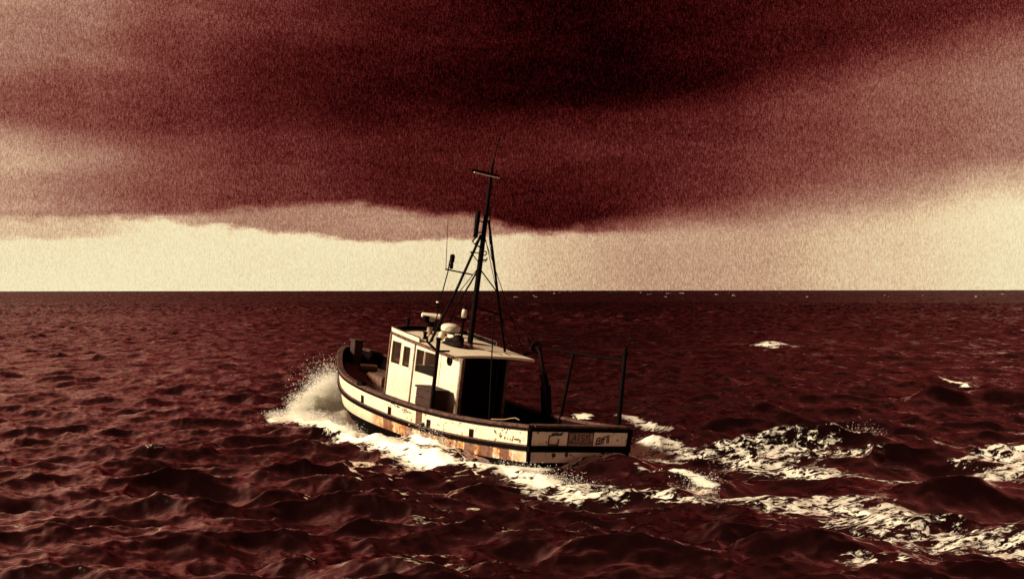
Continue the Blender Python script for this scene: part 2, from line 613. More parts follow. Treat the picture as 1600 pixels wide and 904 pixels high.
# transom with its bands
m = MB()
tv = [hull_pt(0, 1, q) for q in (0, .5, 1)] + [hull_pt(0, -1, q) for q in (1, .5, 0)]
m.add([(p[0], p[1], p[2]) for p in tv], [tuple(range(6))])
tv = [hull_pt(0, 1, q) for q in (1, 1.5, 2)] + [hull_pt(0, -1, q) for q in (2, 1.5, 1)]
m.add(tv, [tuple(range(6))])
tv = [hull_pt(0, 1, q) for q in (2, 3, 4, 5)] + [hull_pt(0, -1, q) for q in (4, 3, 2)]
m.add(tv, [tuple(range(7))], 1)
transom = m.build('transom', [M['transom'], M['bottom']], boat)
transom['label'] = 'faded grey transom with lettering'
b0, z0 = half(0), rail_z(0)
zs0 = strake_z(0)
m = MB()
m.beam((-.03, b0 + .03, z0 - .035), (-.03, -b0 - .03, z0 - .035), .07, .075)
m.build('transom_cap_band', M['rubber'], boat, bevel=.012)
for s in (1, -1):
    m = MB()
    m.tube([Vector(hull_pt(0, s, q)) + Vector((-.012, s * .0, 0)) for q in (.02, .3, .6, 1, 1.5, 2, 2.6)], [.058, .05, .047, .047, .045, .045, .04], 8)
    m.build('corner_guard', M['rubber'], boat, smooth=True)

# inner bulwark, deck
def hull_y(t, z):
    zr, zs, zb = rail_z(t), strake_z(t), hull_pt(t, 1, 2)[2]
    q = (zr - z) / (zr - zs) if z > zs else 1 + (zs - z) / (zs - zb)
    return hull_pt(t, 1, max(0.0, min(2.5, q)))[1]


def inner_pt(t, s, z):
    return (min(t * L, L - .16) - .35 * (rail_z(t) - z) * t ** 9, s * max(hull_y(t, z) - .075, 0.0), z)


def deck_z(x):
    t = x / L
    return rail_z(t) - .62 + (.20 if x > 7.4 else 0) + .09 * t


m = MB()
for s in (1, -1):
    v, f = [], []
    for t in TS:
        v.append(inner_pt(t, s, rail_z(t) - .005))
        v.append(inner_pt(t, s, deck_z(min(t * L, L)) - .05))
    for i in range(len(TS) - 1):
        f.append((2 * i, 2 * i + 1, 2 * i + 3, 2 * i + 2))
    m.add(v, f)
m.hexa([(.02, -b0 + .05, z0 - .75), (.07, -b0 + .05, z0 - .75), (.07, b0 - .05, z0 - .75), (.02, b0 - .05, z0 - .75),
        (.02, -b0 + .05, z0 - .005), (.07, -b0 + .05, z0 - .005), (.07, b0 - .05, z0 - .005), (.02, b0 - .05, z0 - .005)])
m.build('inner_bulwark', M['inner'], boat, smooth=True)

deck = MB()
deck.add([(inner_pt(t, s, deck_z(t * L) - .03)[0], s * max(hull_y(t, deck_z(t * L) - .03) - .06, 0), deck_z(t * L) - .03) for t in TS for s in (1, -1)],
         [(2 * i, 2 * i + 1, 2 * i + 3, 2 * i + 2) for i in range(len(TS) - 1)])
deck_o = deck.build('deck', M['deck'], boat)
# planks laid fore and aft
for k in range(-9, 10):
    y0, y1 = k * .17 + .006, (k + 1) * .17 - .006
    xs_ok = [x for x in np.linspace(.1, 10.6, 80) if hull_y(x / L, deck_z(x)) - .08 > max(abs(y0), abs(y1))]
    if len(xs_ok) < 4:
        continue
    for seg in (lambda x: x < 7.4, lambda x: x >= 7.4):
        xx = [x for x in xs_ok if seg(x)]
        if len(xx) < 3:
            continue
        pm = MB()
        v = []
        xx = xx[::6] + [xx[-1]]
        for x in xx:
            z = deck_z(x) + random.uniform(-.002, .002)
            v += [(x, y0, z), (x, y1, z), (x, y1, z - .025), (x, y0, z - .025)]
        f = []
        for i in range(len(xx) - 1):
            for j in range(4):
                f.append((4 * i + j, 4 * i + (j + 1) % 4, 4 * i + 4 + (j + 1) % 4, 4 * i + 4 + j))
        f += [(3, 2, 1, 0), tuple(4 * (len(xx) - 1) + j for j in range(4))]
        pm.add(v, f)
        pm.build('deck_plank', M['deck'], deck_o)

# gunwale and rub strake
rail_path = [(t * L, half(t), rail_z(t)) for t in TS] + [(t * L, -half(t), rail_z(t)) for t in TS[::-1][1:]]
m = MB()
m.sweep(rail_path, [(.035, -.012), (.045, .028), (.03, .05), (-.10, .05), (-.115, .03), (-.11, -.012)])
gun = m.build('gunwale', M['wood_rail'], boat, smooth=True)
m = MB()
m.beam((.06, b0 - .1, z0 + .02), (.06, -b0 + .1, z0 + .02), .2, .062)
m.build('transom_rail', M['wood_rail'], boat, bevel=.01)
m = MB()
m.sweep([(x, y, z - .045) for x, y, z in rail_path], [(.0, -.022), (.035, -.022), (.045, 0), (.035, .03), (0, .03)])
m.build('rail_moulding', M['rubber'], boat, smooth=True)
sp = [hull_pt(t, 1, 1) for t in TS] + [hull_pt(t, -1, 1) for t in TS[::-1][1:]]
m = MB()
m.sweep(sp, [(-.01, -.055), (.04, -.05), (.062, -.012), (.062, .02), (.04, .045), (-.01, .05)])
m.build('rub_strake', M['rubber'], boat, smooth=True)
m = MB()
m.sweep([(x, y, z + .052) for x, y, z in sp], [(-.01, -.006), (.046, -.012), (.03, .014), (-.01, .018)])
m.build('strake_capping', M['wood_rail'], boat, smooth=True)
m = MB()
m.beam((-.035, b0 + .02, zs0), (-.035, -b0 - .02, zs0), .09, .125)
m.build('transom_strake', M['rubber'], boat, bevel=.02)
m = MB()
m.beam((-.03, -b0 + .32, zs0 - .15), (-.03, -b0 - .0, zs0 - .15), .06, .16)
m.build('stern_fender', M['rubber'], boat, bevel=.015)


def on_side(x, z, s=1, off=.0):
    """point on the port or starboard topside at length x and height z"""
    t = x / L
    zr, zs = rail_z(t), strake_z(t)
    q = (zr - z) / (zr - zs)
    if q > 1:
        q = 1 + (zs - z) / (zs - hull_pt(t, 1, 2)[2])
    p = Vector(hull_pt(t, s, max(0, min(1.999, q))))
    d = Vector((.02, half(t + .001) - half(t - .001), 0))
    n = Vector((-(half(t + .002) - half(t - .002)), .004 * L, 0)).normalized()
    return p + Vector((n.x, s * n.y, 0)) * off


def side_plate(name, x0, x1, z0, z1, mat, off=.012, thick=.02, label=None):
    m = MB()
    xs = np.linspace(x0, x1, 3)
    v = []
    for x in xs:
        for z in (z0, z1):
            zz = z + rail_z(x / L)
            v.append(on_side(x, zz, 1, off))
            v.append(on_side(x, zz, 1, off - thick))
    f = []
    for i in range(2):
        a, b = 4 * i, 4 * i + 4
        f += [(a, b, b + 2, a + 2), (a + 1, a + 3, b + 3, b + 1), (a, a + 1, b + 1, b), (a + 2, b + 2, b + 3, a + 3)]
    f += [(0, 2, 3, 1), (8, 9, 11, 10)]
    m.add(v, f)
    o = m.build(name, mat, boat)
    if label:
        o['label'] = label
    return o


for x in (6.62, 5.22, 3.50, 1.90):
    fr = side_plate('scupper_frame', x - .085, x + .085, -.405, -.185, M['wood_rail'], .004, .02)
    side_plate('scupper', x - .065, x + .065, -.392, -.20, M['black'], .008, .02)
side_plate('rubbing_board', 3.78, 4.03, -.40, -.06, M['red_rust'], .012, .03, 'rusty brown board fixed upright on hull side')
m = MB()
m.blob(on_side(3.68, rail_z(.33) - .33, 1, .03), (.05, .03, .05), 3, 6, .1)
m.build('shackle', M['black'], boat, smooth=True)
m = MB()
p = on_side(6.75, rail_z(6.75 / L), 1, -.03)
m.beam(p + Vector((-.13, 0, .06)), p + Vector((.13, 0, .075)), .15, .12)
m.build('fairlead', M['black'], boat, bevel=.02)
p = on_side(2.42, rail_z(2.42 / L), 1, -.05)
m = MB()
m.lathe((p.x, p.y, p.z + .05), [(.06, 0), (.05, .03), (.025, .05), (.02, .12), (.035, .14), (.005, .17)], 10)
m.build('mooring_pin', M['black'], boat, smooth=True)


# hand-painted marks: strokes laid on the planks
def strokes(name, lines, place, w, mat, parent, label=None):
    m = MB()
    for ln in lines:
        for (a, b) in zip(ln[:-1], ln[1:]):
            a, b = np.array(a, float), np.array(b, float)
            d = b - a
            n = np.array([-d[1], d[0]]) / (np.hypot(*d) + 1e-9) * w / 2
            e = d / (np.hypot(*d) + 1e-9) * w * .3
            qs = [a - e - n, b + e - n, b + e + n, a - e + n]
            m.add([place(*q, 1) for q in qs] + [place(*q, 0) for q in qs],
                  [(0, 1, 2, 3), (7, 6, 5, 4), (0, 4, 5, 1), (1, 5, 6, 2), (2, 6, 7, 3), (3, 7, 4, 0)])
    o = m.build(name, mat, parent)
    o['kind'] = 'stuff'
    if label:
        o['label'] = label
    return o


def place_side(x, z, k):
    return on_side(x, z + rail_z(x / L), 1, .006 if k else -.004)


# script near the bow: "m de ille" style strokes, read from bow to stern (x falls)
def script(x0, z0, sx, sz, glyphs):
    out = []
    for g in glyphs:
        out.append([(x0 - gx * sx, z0 + gz * sz) for gx, gz in g])
    return out


SC = [[(0, .5), (.08, .7), (.16, .5), (.26, .62), (.36, .45), (.5, .3)],
      [(.62, .25), (.72, .5), (.66, .75)], [(.6, .42), (.8, .34), (.92, .4)], [(.7, .3), (.82, .2)],
      [(1.15, .35), (1.18, 0), (1.28, -.02)], [(1.34, .3), (1.42, .02), (1.55, .45)], [(1.55, .48), (1.6, 0), (1.74, -.05), (1.82, .1)],
      [(1.92, .1), (1.98, -.05), (2.08, .05)], [(-.05, .15), (-.02, .05)]]
strokes('bow_lettering', script(5.16, -.16, .44, .13, SC), place_side, .022, M['ink'], boat, 'worn black script on the hull side')
AF = [[(0, .3), (.05, .1)], [(.1, .2), (.14, -.05)],
      [(.42, .1), (.38, -.2), (.46, -.3), (.52, -.1)], [(.5, .4), (.56, .34)], [(.62, .52), (.7, .6), (.68, .5)], [(.84, .55), (.86, .42)],
      [(.80, .3), (.77, .12)], [(.7, -.25), (.76, -.32), (.7, -.38)], [(.9, -.35), (.93, -.38)], [(1.07, -.35), (1.1, -.42)],
      [(1.26, -.05), (1.24, -.35), (1.2, -.5)], [(1.34, -.3), (1.6, -.28), (1.72, -.34), (1.72, -.6)], [(1.36, -.34), (1.58, -.36)]]
strokes('quarter_lettering', script(1.13, -.20, .50, .22, AF), place_side, .024, M['ink'], boat, 'broken black registration marks near the stern')


def place_tr(y, z, k):
    return (-.006 if k else .004, y, z)


def tr(pxx, pyy):
    """marks drawn on the transom board: board fraction to boat coordinates"""
    return (1.15 - pxx * 2.26, .575 - pyy * .29)


BOX = [[tr(.165, .30), tr(.165, .93), tr(.265, .93), tr(.27, .55)], [tr(.165, .33), tr(.21, .26), tr(.3, .22)], [tr(.19, .18), tr(.23, .12), tr(.27, .2), tr(.31, .1)]]
strokes('transom_emblem', BOX, place_tr, .03, M['ink'], transom, 'faded black square emblem on the transom')
m = MB()
y0_, zt_ = tr(.365, .02)
y1_, zb_ = tr(.655, .98)
m.box((-.008, y1_, zb_), (.004, y0_, zt_))
m.build('name_board', M['plate'], transom, bevel=.002)


def place_nb(y, z, k):
    return (-.014 if k else -.006, y, z)


def let(x, g):
    return [[tr(x + a * .036, .18 + b * .5) for a, b in ln] for ln in g]


G = {'L': [[(0, 0), (0, 1), (1, 1)]], 'A': [[(0, 1), (.5, 0), (1, 1)], [(.2, .62), (.8, .62)]], 'I': [[(.5, 0), (.5, 1)]],
     'S': [[(1, .05), (.2, .05), (.1, .45), (.9, .55), (.85, .97), (0, .97)]], 'Y': [[(0, 0), (.5, .5), (1, 0)], [(.5, .5), (.5, 1)]]}
NB = []
for i, ch in enumerate('LAISYL'):
    NB += let(.378 + i * .046, G[ch])
NB += [[tr(.37, .05), tr(.65, .05), tr(.65, .95)], [tr(.37, .05), tr(.37, .95)], [tr(.37, .80), tr(.44, .78), tr(.53, .82), tr(.64, .80)]]
strokes('name_lettering', NB, place_nb, .02, M['ink'], transom, 'worn capital letters on the name board')
PT = [[tr(.695, .65), tr(.70, .45), tr(.73, .4), tr(.735, .8), tr(.69, .82), tr(.7, .62), tr(.735, .6)], [tr(.752, .4), tr(.752, .82)], [tr(.77, .82), tr(.772, .35), tr(.80, .3)],
      [tr(.76, .5), tr(.79, .5)], [tr(.812, .25), tr(.815, .78)], [tr(.83, .2), tr(.832, .75)], [tr(.69, .84), tr(.74, .84)]]
strokes('port_lettering', PT, place_tr, .026, M['ink'], transom, 'small dark letters at the right of the transom')
for y, z in ((.62, -.03 + zs0 - .1), (.3, zs0 - .12), (-.62, zs0 - .1)):
    m = MB()
    m.blob((-.004, y, z), (.012, .05, .04), int(y * 100) + 70, 6, .3)
    m.build('rust_scab', M['red_rust'], transom, smooth=True)

# ------------------------------------------------------------------ wheelhouse
WX0, WX1, WY = 3.60, 7.08, .824
WZ0 = -.32


def wtop(x):
    return 1.495 + .042 * (x - 3.6)


def wall(name, fn, ub, vb, holes, thick, mat, parent):
    """fn(u, v, w) to a point; ub, vb grid lines; holes set of (i, j) left open"""
    m = MB()
    nu, nv = len(ub), len(vb)
    idx = lambda i, j, k: (k * nu + i) * nv + j
    v = [fn(ub[i], vb[j], k * thick) for k in (0, 1) for i in range(nu) for j in range(nv)]
    f = []
    solid = lambda i, j: 0 <= i < nu - 1 and 0 <= j < nv - 1 and (i, j) not in holes
    for i in range(nu - 1):
        for j in range(nv - 1):
            if not solid(i, j):
                continue
            f.append((idx(i, j, 0), idx(i + 1, j, 0), idx(i + 1, j + 1, 0), idx(i, j + 1, 0)))
            f.append((idx(i, j, 1), idx(i, j + 1, 1), idx(i + 1, j + 1, 1), idx(i + 1, j, 1)))
            for di, dj, a, b in ((-1, 0, (i, j), (i, j + 1)), (1, 0, (i + 1, j + 1), (i + 1, j)), (0, -1, (i + 1, j), (i, j)), (0, 1, (i, j + 1), (i + 1, j + 1))):
                if not solid(i + di, j + dj):
                    f.append((idx(*a, 0), idx(*b, 0), idx(*b, 1), idx(*a, 1)))
    m.add(v, f)
    return m.build(name, mat, parent)


house = bpy.data.objects.new('wheelhouse', None)
col.objects.link(house)
house.parent = boat
house['label'] = 'cream wheelhouse with dark windows and open shelter aft'


def port_fn(u, v, w):
    z = v if v < 1.49 else wtop(u)
    return (u, WY - w, z)


def stbd_fn(u, v, w):
    z = v if v < 1.49 else wtop(u)
    return (u, -WY + w, z)


def front_fn(u, v, w):
    z = v if v < 1.49 else wtop(WX1)
    return (WX1 - w, u, z)


ZT = 1.5
# port side, three panels with a joint between each
wall('side_panel', port_fn, [5.84, 6.02, 6.40, 6.50, 7.00, 7.08], [WZ0, .905, 1.42, 1.47, ZT], {(1, 1), (3, 1), (3, 2)}, .05, M['cabin'], house)
wall('side_panel', port_fn, [4.56, 4.80, 5.74, 5.80], [WZ0, .878, 1.44, ZT], {(1, 1)}, .05, M['cabin'], house)
wall('side_panel', port_fn, [3.60, 4.07, 4.21, 4.54], [WZ0, 1.31, 1.45, ZT], {(1, 1)}, .05, M['cabin'], house)
wall('side_panel', stbd_fn, [4.24, 4.80, 5.70, 6.02, 6.92, 7.03], [WZ0, .88, 1.44, ZT], {(1, 1), (3, 1)}, .05, M['cabin'], house)
wall('front_panel', front_fn, [-.774, -.70, -.26, -.16, .14, .24, .70, .774], [WZ0, .86, 1.48, ZT], {(1, 1), (3, 1), (5, 1)}, .05, M['cabin'], house)
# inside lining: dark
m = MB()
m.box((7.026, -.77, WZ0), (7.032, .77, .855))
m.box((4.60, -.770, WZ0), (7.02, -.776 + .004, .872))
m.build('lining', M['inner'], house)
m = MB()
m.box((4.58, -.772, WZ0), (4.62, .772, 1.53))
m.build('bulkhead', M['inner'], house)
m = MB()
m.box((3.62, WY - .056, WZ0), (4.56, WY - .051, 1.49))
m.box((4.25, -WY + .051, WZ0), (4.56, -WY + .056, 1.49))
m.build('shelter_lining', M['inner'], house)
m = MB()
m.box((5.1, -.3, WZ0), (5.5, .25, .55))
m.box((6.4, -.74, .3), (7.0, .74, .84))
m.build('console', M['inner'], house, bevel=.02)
m = MB()
m.box((3.6, -.80, WZ0 - .02), (7.05, .80, -.20))
m.build('wheelhouse_floor', M['deck'], house)
# trims
m = MB()
m.beam((5.82, WY + .004, WZ0), (5.82, WY + .004, wtop(5.82) - .01), .055, .03, (0, 1, 0))
m.build('joint_trim', M['wood'], house)
m = MB()
m.beam((4.55, WY - .006, WZ0), (4.55, WY - .006, wtop(4.55) - .02), .014, .02, (0, 1, 0))
m.build('joint_trim', M['wood'], house)
m = MB()
m.beam((3.585, WY - .022, WZ0), (3.585, WY - .022, wtop(3.6) - .01), .075, .04, (1, 0, 0))
m.build('corner_trim', M['wood'], house)
m = MB()
m.beam((4.225, -WY + .022, WZ0), (4.225, -WY + .022, wtop(4.2) - .01), .075, .04, (1, 0, 0))
m.build('corner_trim', M['wood'], house)
m = MB()
m.beam((7.10, WY + .002, WZ0), (7.10, WY + .002, wtop(7.08) - .01), .06, .05, (1, 0, 0))
m.build('corner_trim', M['wood'], house)
m = MB()
m.beam((3.62, WY + .018, -.16), (7.05, WY + .018, -.10), .06, .06)
m.build('skirting', M['wood'], house)


def window(u0, u1, v0, v1, fn, name='window'):
    m = MB()
    g = .028
    for a, b in (((u0 - g, v0), (u1 + g, v0)), ((u0 - g, v1), (u1 + g, v1))):
        p = [fn(a[0], a[1] - g / 2, -.012), fn(b[0], b[1] - g / 2, -.012), fn(b[0], b[1] + g / 2, -.012), fn(a[0], a[1] + g / 2, -.012)]
        q = [fn(a[0], a[1] - g / 2, .03), fn(b[0], b[1] - g / 2, .03), fn(b[0], b[1] + g / 2, .03), fn(a[0], a[1] + g / 2, .03)]
        m.hexa(p + q)
    for u in (u0, u1):
        p = [fn(u - g / 2, v0 + g / 2, -.010), fn(u + g / 2, v0 + g / 2, -.010), fn(u + g / 2, v1 - g / 2, -.010), fn(u - g / 2, v1 - g / 2, -.010)]
        q = [fn(u - g / 2, v0 + g / 2, .03), fn(u + g / 2, v0 + g / 2, .03), fn(u + g / 2, v1 - g / 2, .03), fn(u - g / 2, v1 - g / 2, .03)]
        m.hexa(p + q)
    w = m.build(name, M['cabin'], boat)
    k = MB()
    p = [fn(u0, v0, .02), fn(u1, v0, .02), fn(u1, v1, .02), fn(u0, v1, .02)]
    q = [fn(u0, v0, .026), fn(u1, v0, .026), fn(u1, v1, .026), fn(u0, v1, .026)]
    k.hexa(p + q)
    k.build('pane', M['glass'], w)
    return w


pf = lambda u, v, w: (u, WY - w, v)
sf = lambda u, v, w: (u, -WY + w, v)
ff = lambda u, v, w: (WX1 - w, u, v)
window(6.50, 7.00, .905, 1.47, pf)
window(6.02, 6.40, .905, 1.42, pf)
window(4.80, 5.74, .878, 1.44, pf)
window(4.80, 5.70, .88, 1.44, sf)
window(6.02, 6.92, .88, 1.44, sf)
window(-.70, -.26, .86, 1.48, ff)
window(-.16, .14, .86, 1.48, ff)
window(.24, .70, .86, 1.48, ff)

# porthole
m = MB()
n = 20
v, f = [], []
for k in range(n):
    a = 2 * math.pi * k / n
    for r, yy in ((.055, WY + .004), (.055, WY + .03), (.108, WY + .03), (.112, WY + .004)):
        v.append((4.14 + r * math.cos(a), yy, 1.38 + r * math.sin(a) * 1.05))
for k in range(n):
    for j in range(4):
        a, b = k * 4, ((k + 1) % n) * 4
        f.append((a + j, a + (j + 1) % 4, b + (j + 1) % 4, b + j))
m.add(v, f)
ph = m.build('porthole', M['black'], boat, smooth=True)
m = MB()
m.add([(4.14 + .06 * math.cos(2 * math.pi * k / n), WY - y, 1.38 + .063 * math.sin(2 * math.pi * k / n)) for y in (.0, .01) for k in range(n)],
      [tuple(range(n)), tuple(range(2 * n - 1, n - 1, -1))] + [(k, (k + 1) % n, n + (k + 1) % n, n + k) for k in range(n)])
m.build('pane', M['glass'], ph)

# roof
RS = -1.26
RX0, RX1 = 3.80, 7.22


def roof_z(x, y):
    return 1.525 + .047 * (x - 3.8) + .05 * (1 - ((y + .17) / 1.09) ** 2) + (.02 if y < -.2 else 0) * min(1, max(0, (-.2 - y)))


ry = list(np.linspace(RS, .93, 13))
rx = list(np.linspace(RX0, RX1, 15))
m = MB()
v, f = [], []
nx, ny = len(rx), len(ry)


def rfx(i, y):
    x = rx[i]
    q = (i / (nx - 1)) ** 6
    return x - .30 * q * ((y + .165) / 1.095) ** 2


for k in (0, 1):
    for i in range(nx):
        for y in ry:
            v.append((rfx(i, y), y, roof_z(rx[i], y) - .055 * k))
for i in range(nx - 1):
    for j in range(ny - 1):
        a = i * ny + j
        f.append((a, a + ny, a + ny + 1, a + 1))
        a += nx * ny
        f.append((a, a + 1, a + ny + 1, a + ny))
o2 = nx * ny
for i in range(nx - 1):
    for j in (0, ny - 1):
        a = i * ny + j
        f.append((a, a + ny, a + ny + o2, a + o2))
for j in range(ny - 1):
    for i in (0, nx - 1):
        a = i * ny + j
        f.append((a, a + 1, a + 1 + o2, a + o2))
m.add(v, f)
roof = m.build('roof', M['roof'], boat, smooth=True)
m = MB()
edge = [(rfx(i, .93), .93, roof_z(rx[i], .93) - .03) for i in range(nx)]
front = [(rfx(nx - 1, y), y, roof_z(RX1, y) - .03) for y in ry[::-1]]
m.sweep(edge + front[1:], [(.0, -.035), (.022, -.03), (.022, .028), (0, .034)])
m.build('roof_moulding', M['wood_rail'], roof)
# low coaming round the front of the roof
ci = 7
path = [(rfx(i, .90), .90, roof_z(rx[i], .90)) for i in range(ci, nx)] + [(rfx(nx - 1, y) - .03, y * .97, roof_z(RX1, y)) for y in ry[::-1][1:-1]] + [(rfx(i, RS + .03), RS + .03, roof_z(rx[i], RS)) for i in range(nx - 1, ci - 1, -1)]
m = MB()
hts = [min(1, .25 + k / 4) for k in range(len(path))]
m.sweep(path, [(.02, -.01), (.03, .10), (0.004, .10), (-.004, -.01)])
co_o = m.build('roof_coaming', [M['cabin']], roof)
m = MB()
m.sweep(path, [(-.006, .0), (-.002, .095), (-.008, .095), (-.012, .0)])
m.build('coaming_lining', M['inner'], roof)
m = MB()
m.sweep(path, [(.034, .10), (.034, .118), (-.012, .118), (-.012, .10)])
m.build('coaming_cap', M['wood_rail'], roof)
m = MB()
m.beam((4.02, -.46, roof_z(4.0, -.46) + .012), (4.62, -.30, roof_z(4.6, -.3) + .012), .022, .022)
m.beam((4.05, -.72, roof_z(4.0, -.72) + .01), (4.18, -.68, roof_z(4.2, -.68) + .012), .03, .02)
m.build('roof_batten', M['wood'], roof)

# ------------------------------------------------------------------ mast and rigging
mast_top = Vector((4.65, 0, 5.98))
mfoot = Vector((4.72, 0, roof_z(4.72, 0) - .02))


def on_mast(z):
    k = (z - mfoot.z) / (mast_top.z - mfoot.z)
    return mfoot + (mast_top - mfoot) * k


m = MB()
m.tube([mfoot, on_mast(2.6), on_mast(3.8), on_mast(4.9), mast_top], [.070, .068, .064, .054, .034], 12)
mast = m.build('mast', M['black'], boat, smooth=True)
m = MB()
m.lathe(mfoot, [(.14, 0), (.13, .03), (.085, .05), (.075, .14), (.066, .15)], 14)
m.build('mast_foot', M['red_rust'], mast, smooth=True)
m = MB()
m.beam((4.66, .545, 5.76), (4.66, -.205, 5.70), .07, .06)
m.build('yard', M['black'], mast)
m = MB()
m.tube([(4.60, .50, 5.715), (4.60, -.20, 5.665)], .016, 6)  # pale tube added as the lit lower edge of the dark yard
m.build('yard_lit_edge', M['gear'], mast)
m = MB()
m.tube([on_mast(5.9), (4.5, -.0, 6.56)], [.018, .013], 6)
m.tube([(4.51, 0, 6.50), (4.49, -.02, 6.60)], [.022, .02], 6)
m.build('antenna', M['black'], mast)
# masthead lamp tube and its bracket
m = MB()
m.lathe((4.68, .215, 4.22), [(.04, 0), (.055, .02), (.055, .3), (.06, .32), (.06, .58), (.04, .62)], 12)
m.beam((4.68, .2, 4.34), (4.68, .02, 4.36), .03, .03)
m.beam((4.68, .2, 4.62), (4.68, .02, 4.60), .03, .03)
m.tube([(4.68, .20, 4.24), (4.68, .28, 4.12), (4.68, .2, 4.06), (4.68, .14, 4.16)], .02, 6)
m.build('masthead_lamp', M['black'], mast, smooth=True)
# short whip on the other side
m = MB()
m.beam(on_mast(4.80), (4.68, -.12, 4.78), .03, .03)
m.tube([(4.68, -.10, 4.9), (4.68, -.12, 4.78), (4.68, -.17, 4.25), (4.66, -.2, 4.1)], .014, 6)
m.tube([(4.68, -.10, 4.9), (4.68, -.2, 5.05)], .01, 5)
m.build('whip_bracket', M['black'], mast)
# gear around the mast at half height
m = MB()
m.tube([(4.68, .05, 4.02), (4.68, .11, 4.03)], .022, 6)
for k in range(8):
    a0, a1 = k * .7, (k + 1) * .7
    m.tube([(4.68, -.09 + .05 * math.cos(a0), 3.88 + .05 * math.sin(a0)), (4.68, -.09 + .05 * math.cos(a1), 3.88 + .05 * math.sin(a1))], .014, 5)
m.tube([(4.68, -.02, 3.72), (4.68, -.17, 3.73), (4.68, -.17, 3.78)], .018, 6)
m.tube([(4.68, .3, 3.88), (4.68, .05, 3.66), (4.68, -.16, 3.70)], .012, 6)
m.tube([(4.68, .3, 3.88), (4.68, .08, 3.87)], .014, 6)
m.build('block', M['black'], mast)


def strut(name, pts, r, mat=None):
    m = MB()
    m.tube(pts, r, 8)
    return m.build(name, mat or M['black'], boat, smooth=True)


strut('mast_leg', [(5.50, .62, roof_z(5.5, .62)), (4.98, .36, 3.0), (4.69, .06, 4.30)], .033)
strut('mast_leg', [(6.75, -.5, roof_z(6.7, -.5)), (6.15, -.34, 2.45)], .020)
strut('mast_leg', [(6.15, -.34, 2.45), (5.52, -.30, 3.1), on_mast(3.55)], .022)
strut('mast_leg', [(4.556, -.9, roof_z(4.556, -.9)), (4.53, 0, 4.66)], .030)
strut('brace', [on_mast(2.62), (4.55, -.66, 2.46)], .02)
strut('brace', [on_mast(3.52), (4.54, -.50, 2.98)], .016)
strut('stay', [on_mast(4.30), (4.44, -1.36, 1.62)], .0085)
strut('stay', [on_mast(4.38), (4.49, -.75, 2.2), (4.52, -1.08, 1.62)], .0085)
strut('stay', [(4.68, -.2, 4.1), (4.54, -.62, 2.62), (4.12, -1.4, 2.0)], .0085)
strut('stay', [(4.69, .05, 3.5), (5.35, .28, 2.6), (5.9, .5, roof_z(5.9, .5))], .010)
# spreader with light and whip aerial
m = MB()
m.beam((4.70, .90, 3.42), (4.66, .19, 3.355), .035, .035)
spr = m.build('spreader', M['black'], boat)
m = MB()
m.lathe((4.67, .77, 3.44), [(.03, 0), (.045, .02), (.045, .12), (.03, .14), (.055, .16), (.06, .3), (.035, .34)], 10)
m.build('spreader_lamp', M['black'], spr, smooth=True)
m = MB()
m.tube([(4.70, .89, 3.43), (4.66, 1.05, 5.0)], [.008, .005], 5)
m.build('whip_aerial', M['black'], spr)
m = MB()
m.tube([(4.69, .82, 3.62), (4.75, .80, 3.35), (5.3, .62, 2.55), (5.6, .5, roof_z(5.6, .5))], .014, 6)
m.build('spreader_stay', M['black'], spr)

# radar scanner on pedestal
ex = Vector((-.53767, -.8346, .02)).normalized()
c = Vector((6.66, 0.02, 2.16))
m = MB()
dirn = ex
side = Vector((ex.y, -ex.x, 0))
pts = []
for q in (-.245, -.22, .22, .245):
    sc = .6 if abs(q) > .23 else 1
    ring = []
    for a in range(10):
        an = 2 * math.pi * a / 10
        ring.append(c + dirn * q + side * (.085 * sc * math.cos(an)) + Vector((0, 0, .065 * sc * math.sin(an))))
    pts.append(ring)
v = [p for r in pts for p in r]
f = [(i * 10 + k, i * 10 + (k + 1) % 10, (i + 1) * 10 + (k + 1) % 10, (i + 1) * 10 + k) for i in range(3) for k in range(10)]
f += [tuple(range(9, -1, -1)), tuple(30 + k for k in range(10))]
m.add(v, f)
rad = m.build('radar_scanner', M['gear'], boat, smooth=True)
rz = roof_z(6.66, 0)
m = MB()
m.lathe((6.66, .02, rz), [(.12, 0), (.10, .02), (.07, .04), (.065, .16), (.085, .18)], 14)
m.lathe((6.66, .02, rz + .30), [(.07, 0), (.10, .02), (.10, .10), (.06, .13)], 14)
m.build('pedestal', M['grey_gear'], rad, smooth=True)
m = MB()
m.lathe((6.66, .02, rz + .18), [(.10, 0), (.115, .02), (.115, .10), (.10, .12)], 14)
m.box((6.60, .10, rz + .3), (6.74, .22, rz + .44))
m.build('gearbox', M['black'], rad, smooth=True)
# radome
c = Vector((5.72, -.02, 1.90))
m = MB()
m.lathe(c, [(.16, -.01), (.215, .0), (.235, .03), (.235, .10), (.22, .13), (.17, .165), (.09, .185), (.02, .19)], 28)
dome = m.build('radome', M['gear'], boat, smooth=True)
m = MB()
rz = roof_z(5.72, 0)
for a, b in ((.13, .1), (-.13, .1), (.13, -.1), (-.13, -.1)):
    m.tube([(5.72 + a, -.02 + b, rz - .01), (5.72 + a * .6, -.02 + b * .6, 1.9)], .016, 6)
m.box((5.64, -.1, rz + .1), (5.80, .06, 1.885))
m.build('radome_bracket', M['grey_gear'], dome)
m = MB()
m.blob((5.80, .16, 1.775), (.075, .085, .105), 5, 8, .06)
m.build('loudhailer', M['gear'], boat, smooth=True)
m = MB()
m.tube([(5.80, .16, 1.69), (5.80, .16, roof_z(5.8, .16) - .01)], .02, 6)
m.build('loudhailer_post', M['grey_gear'], boat)
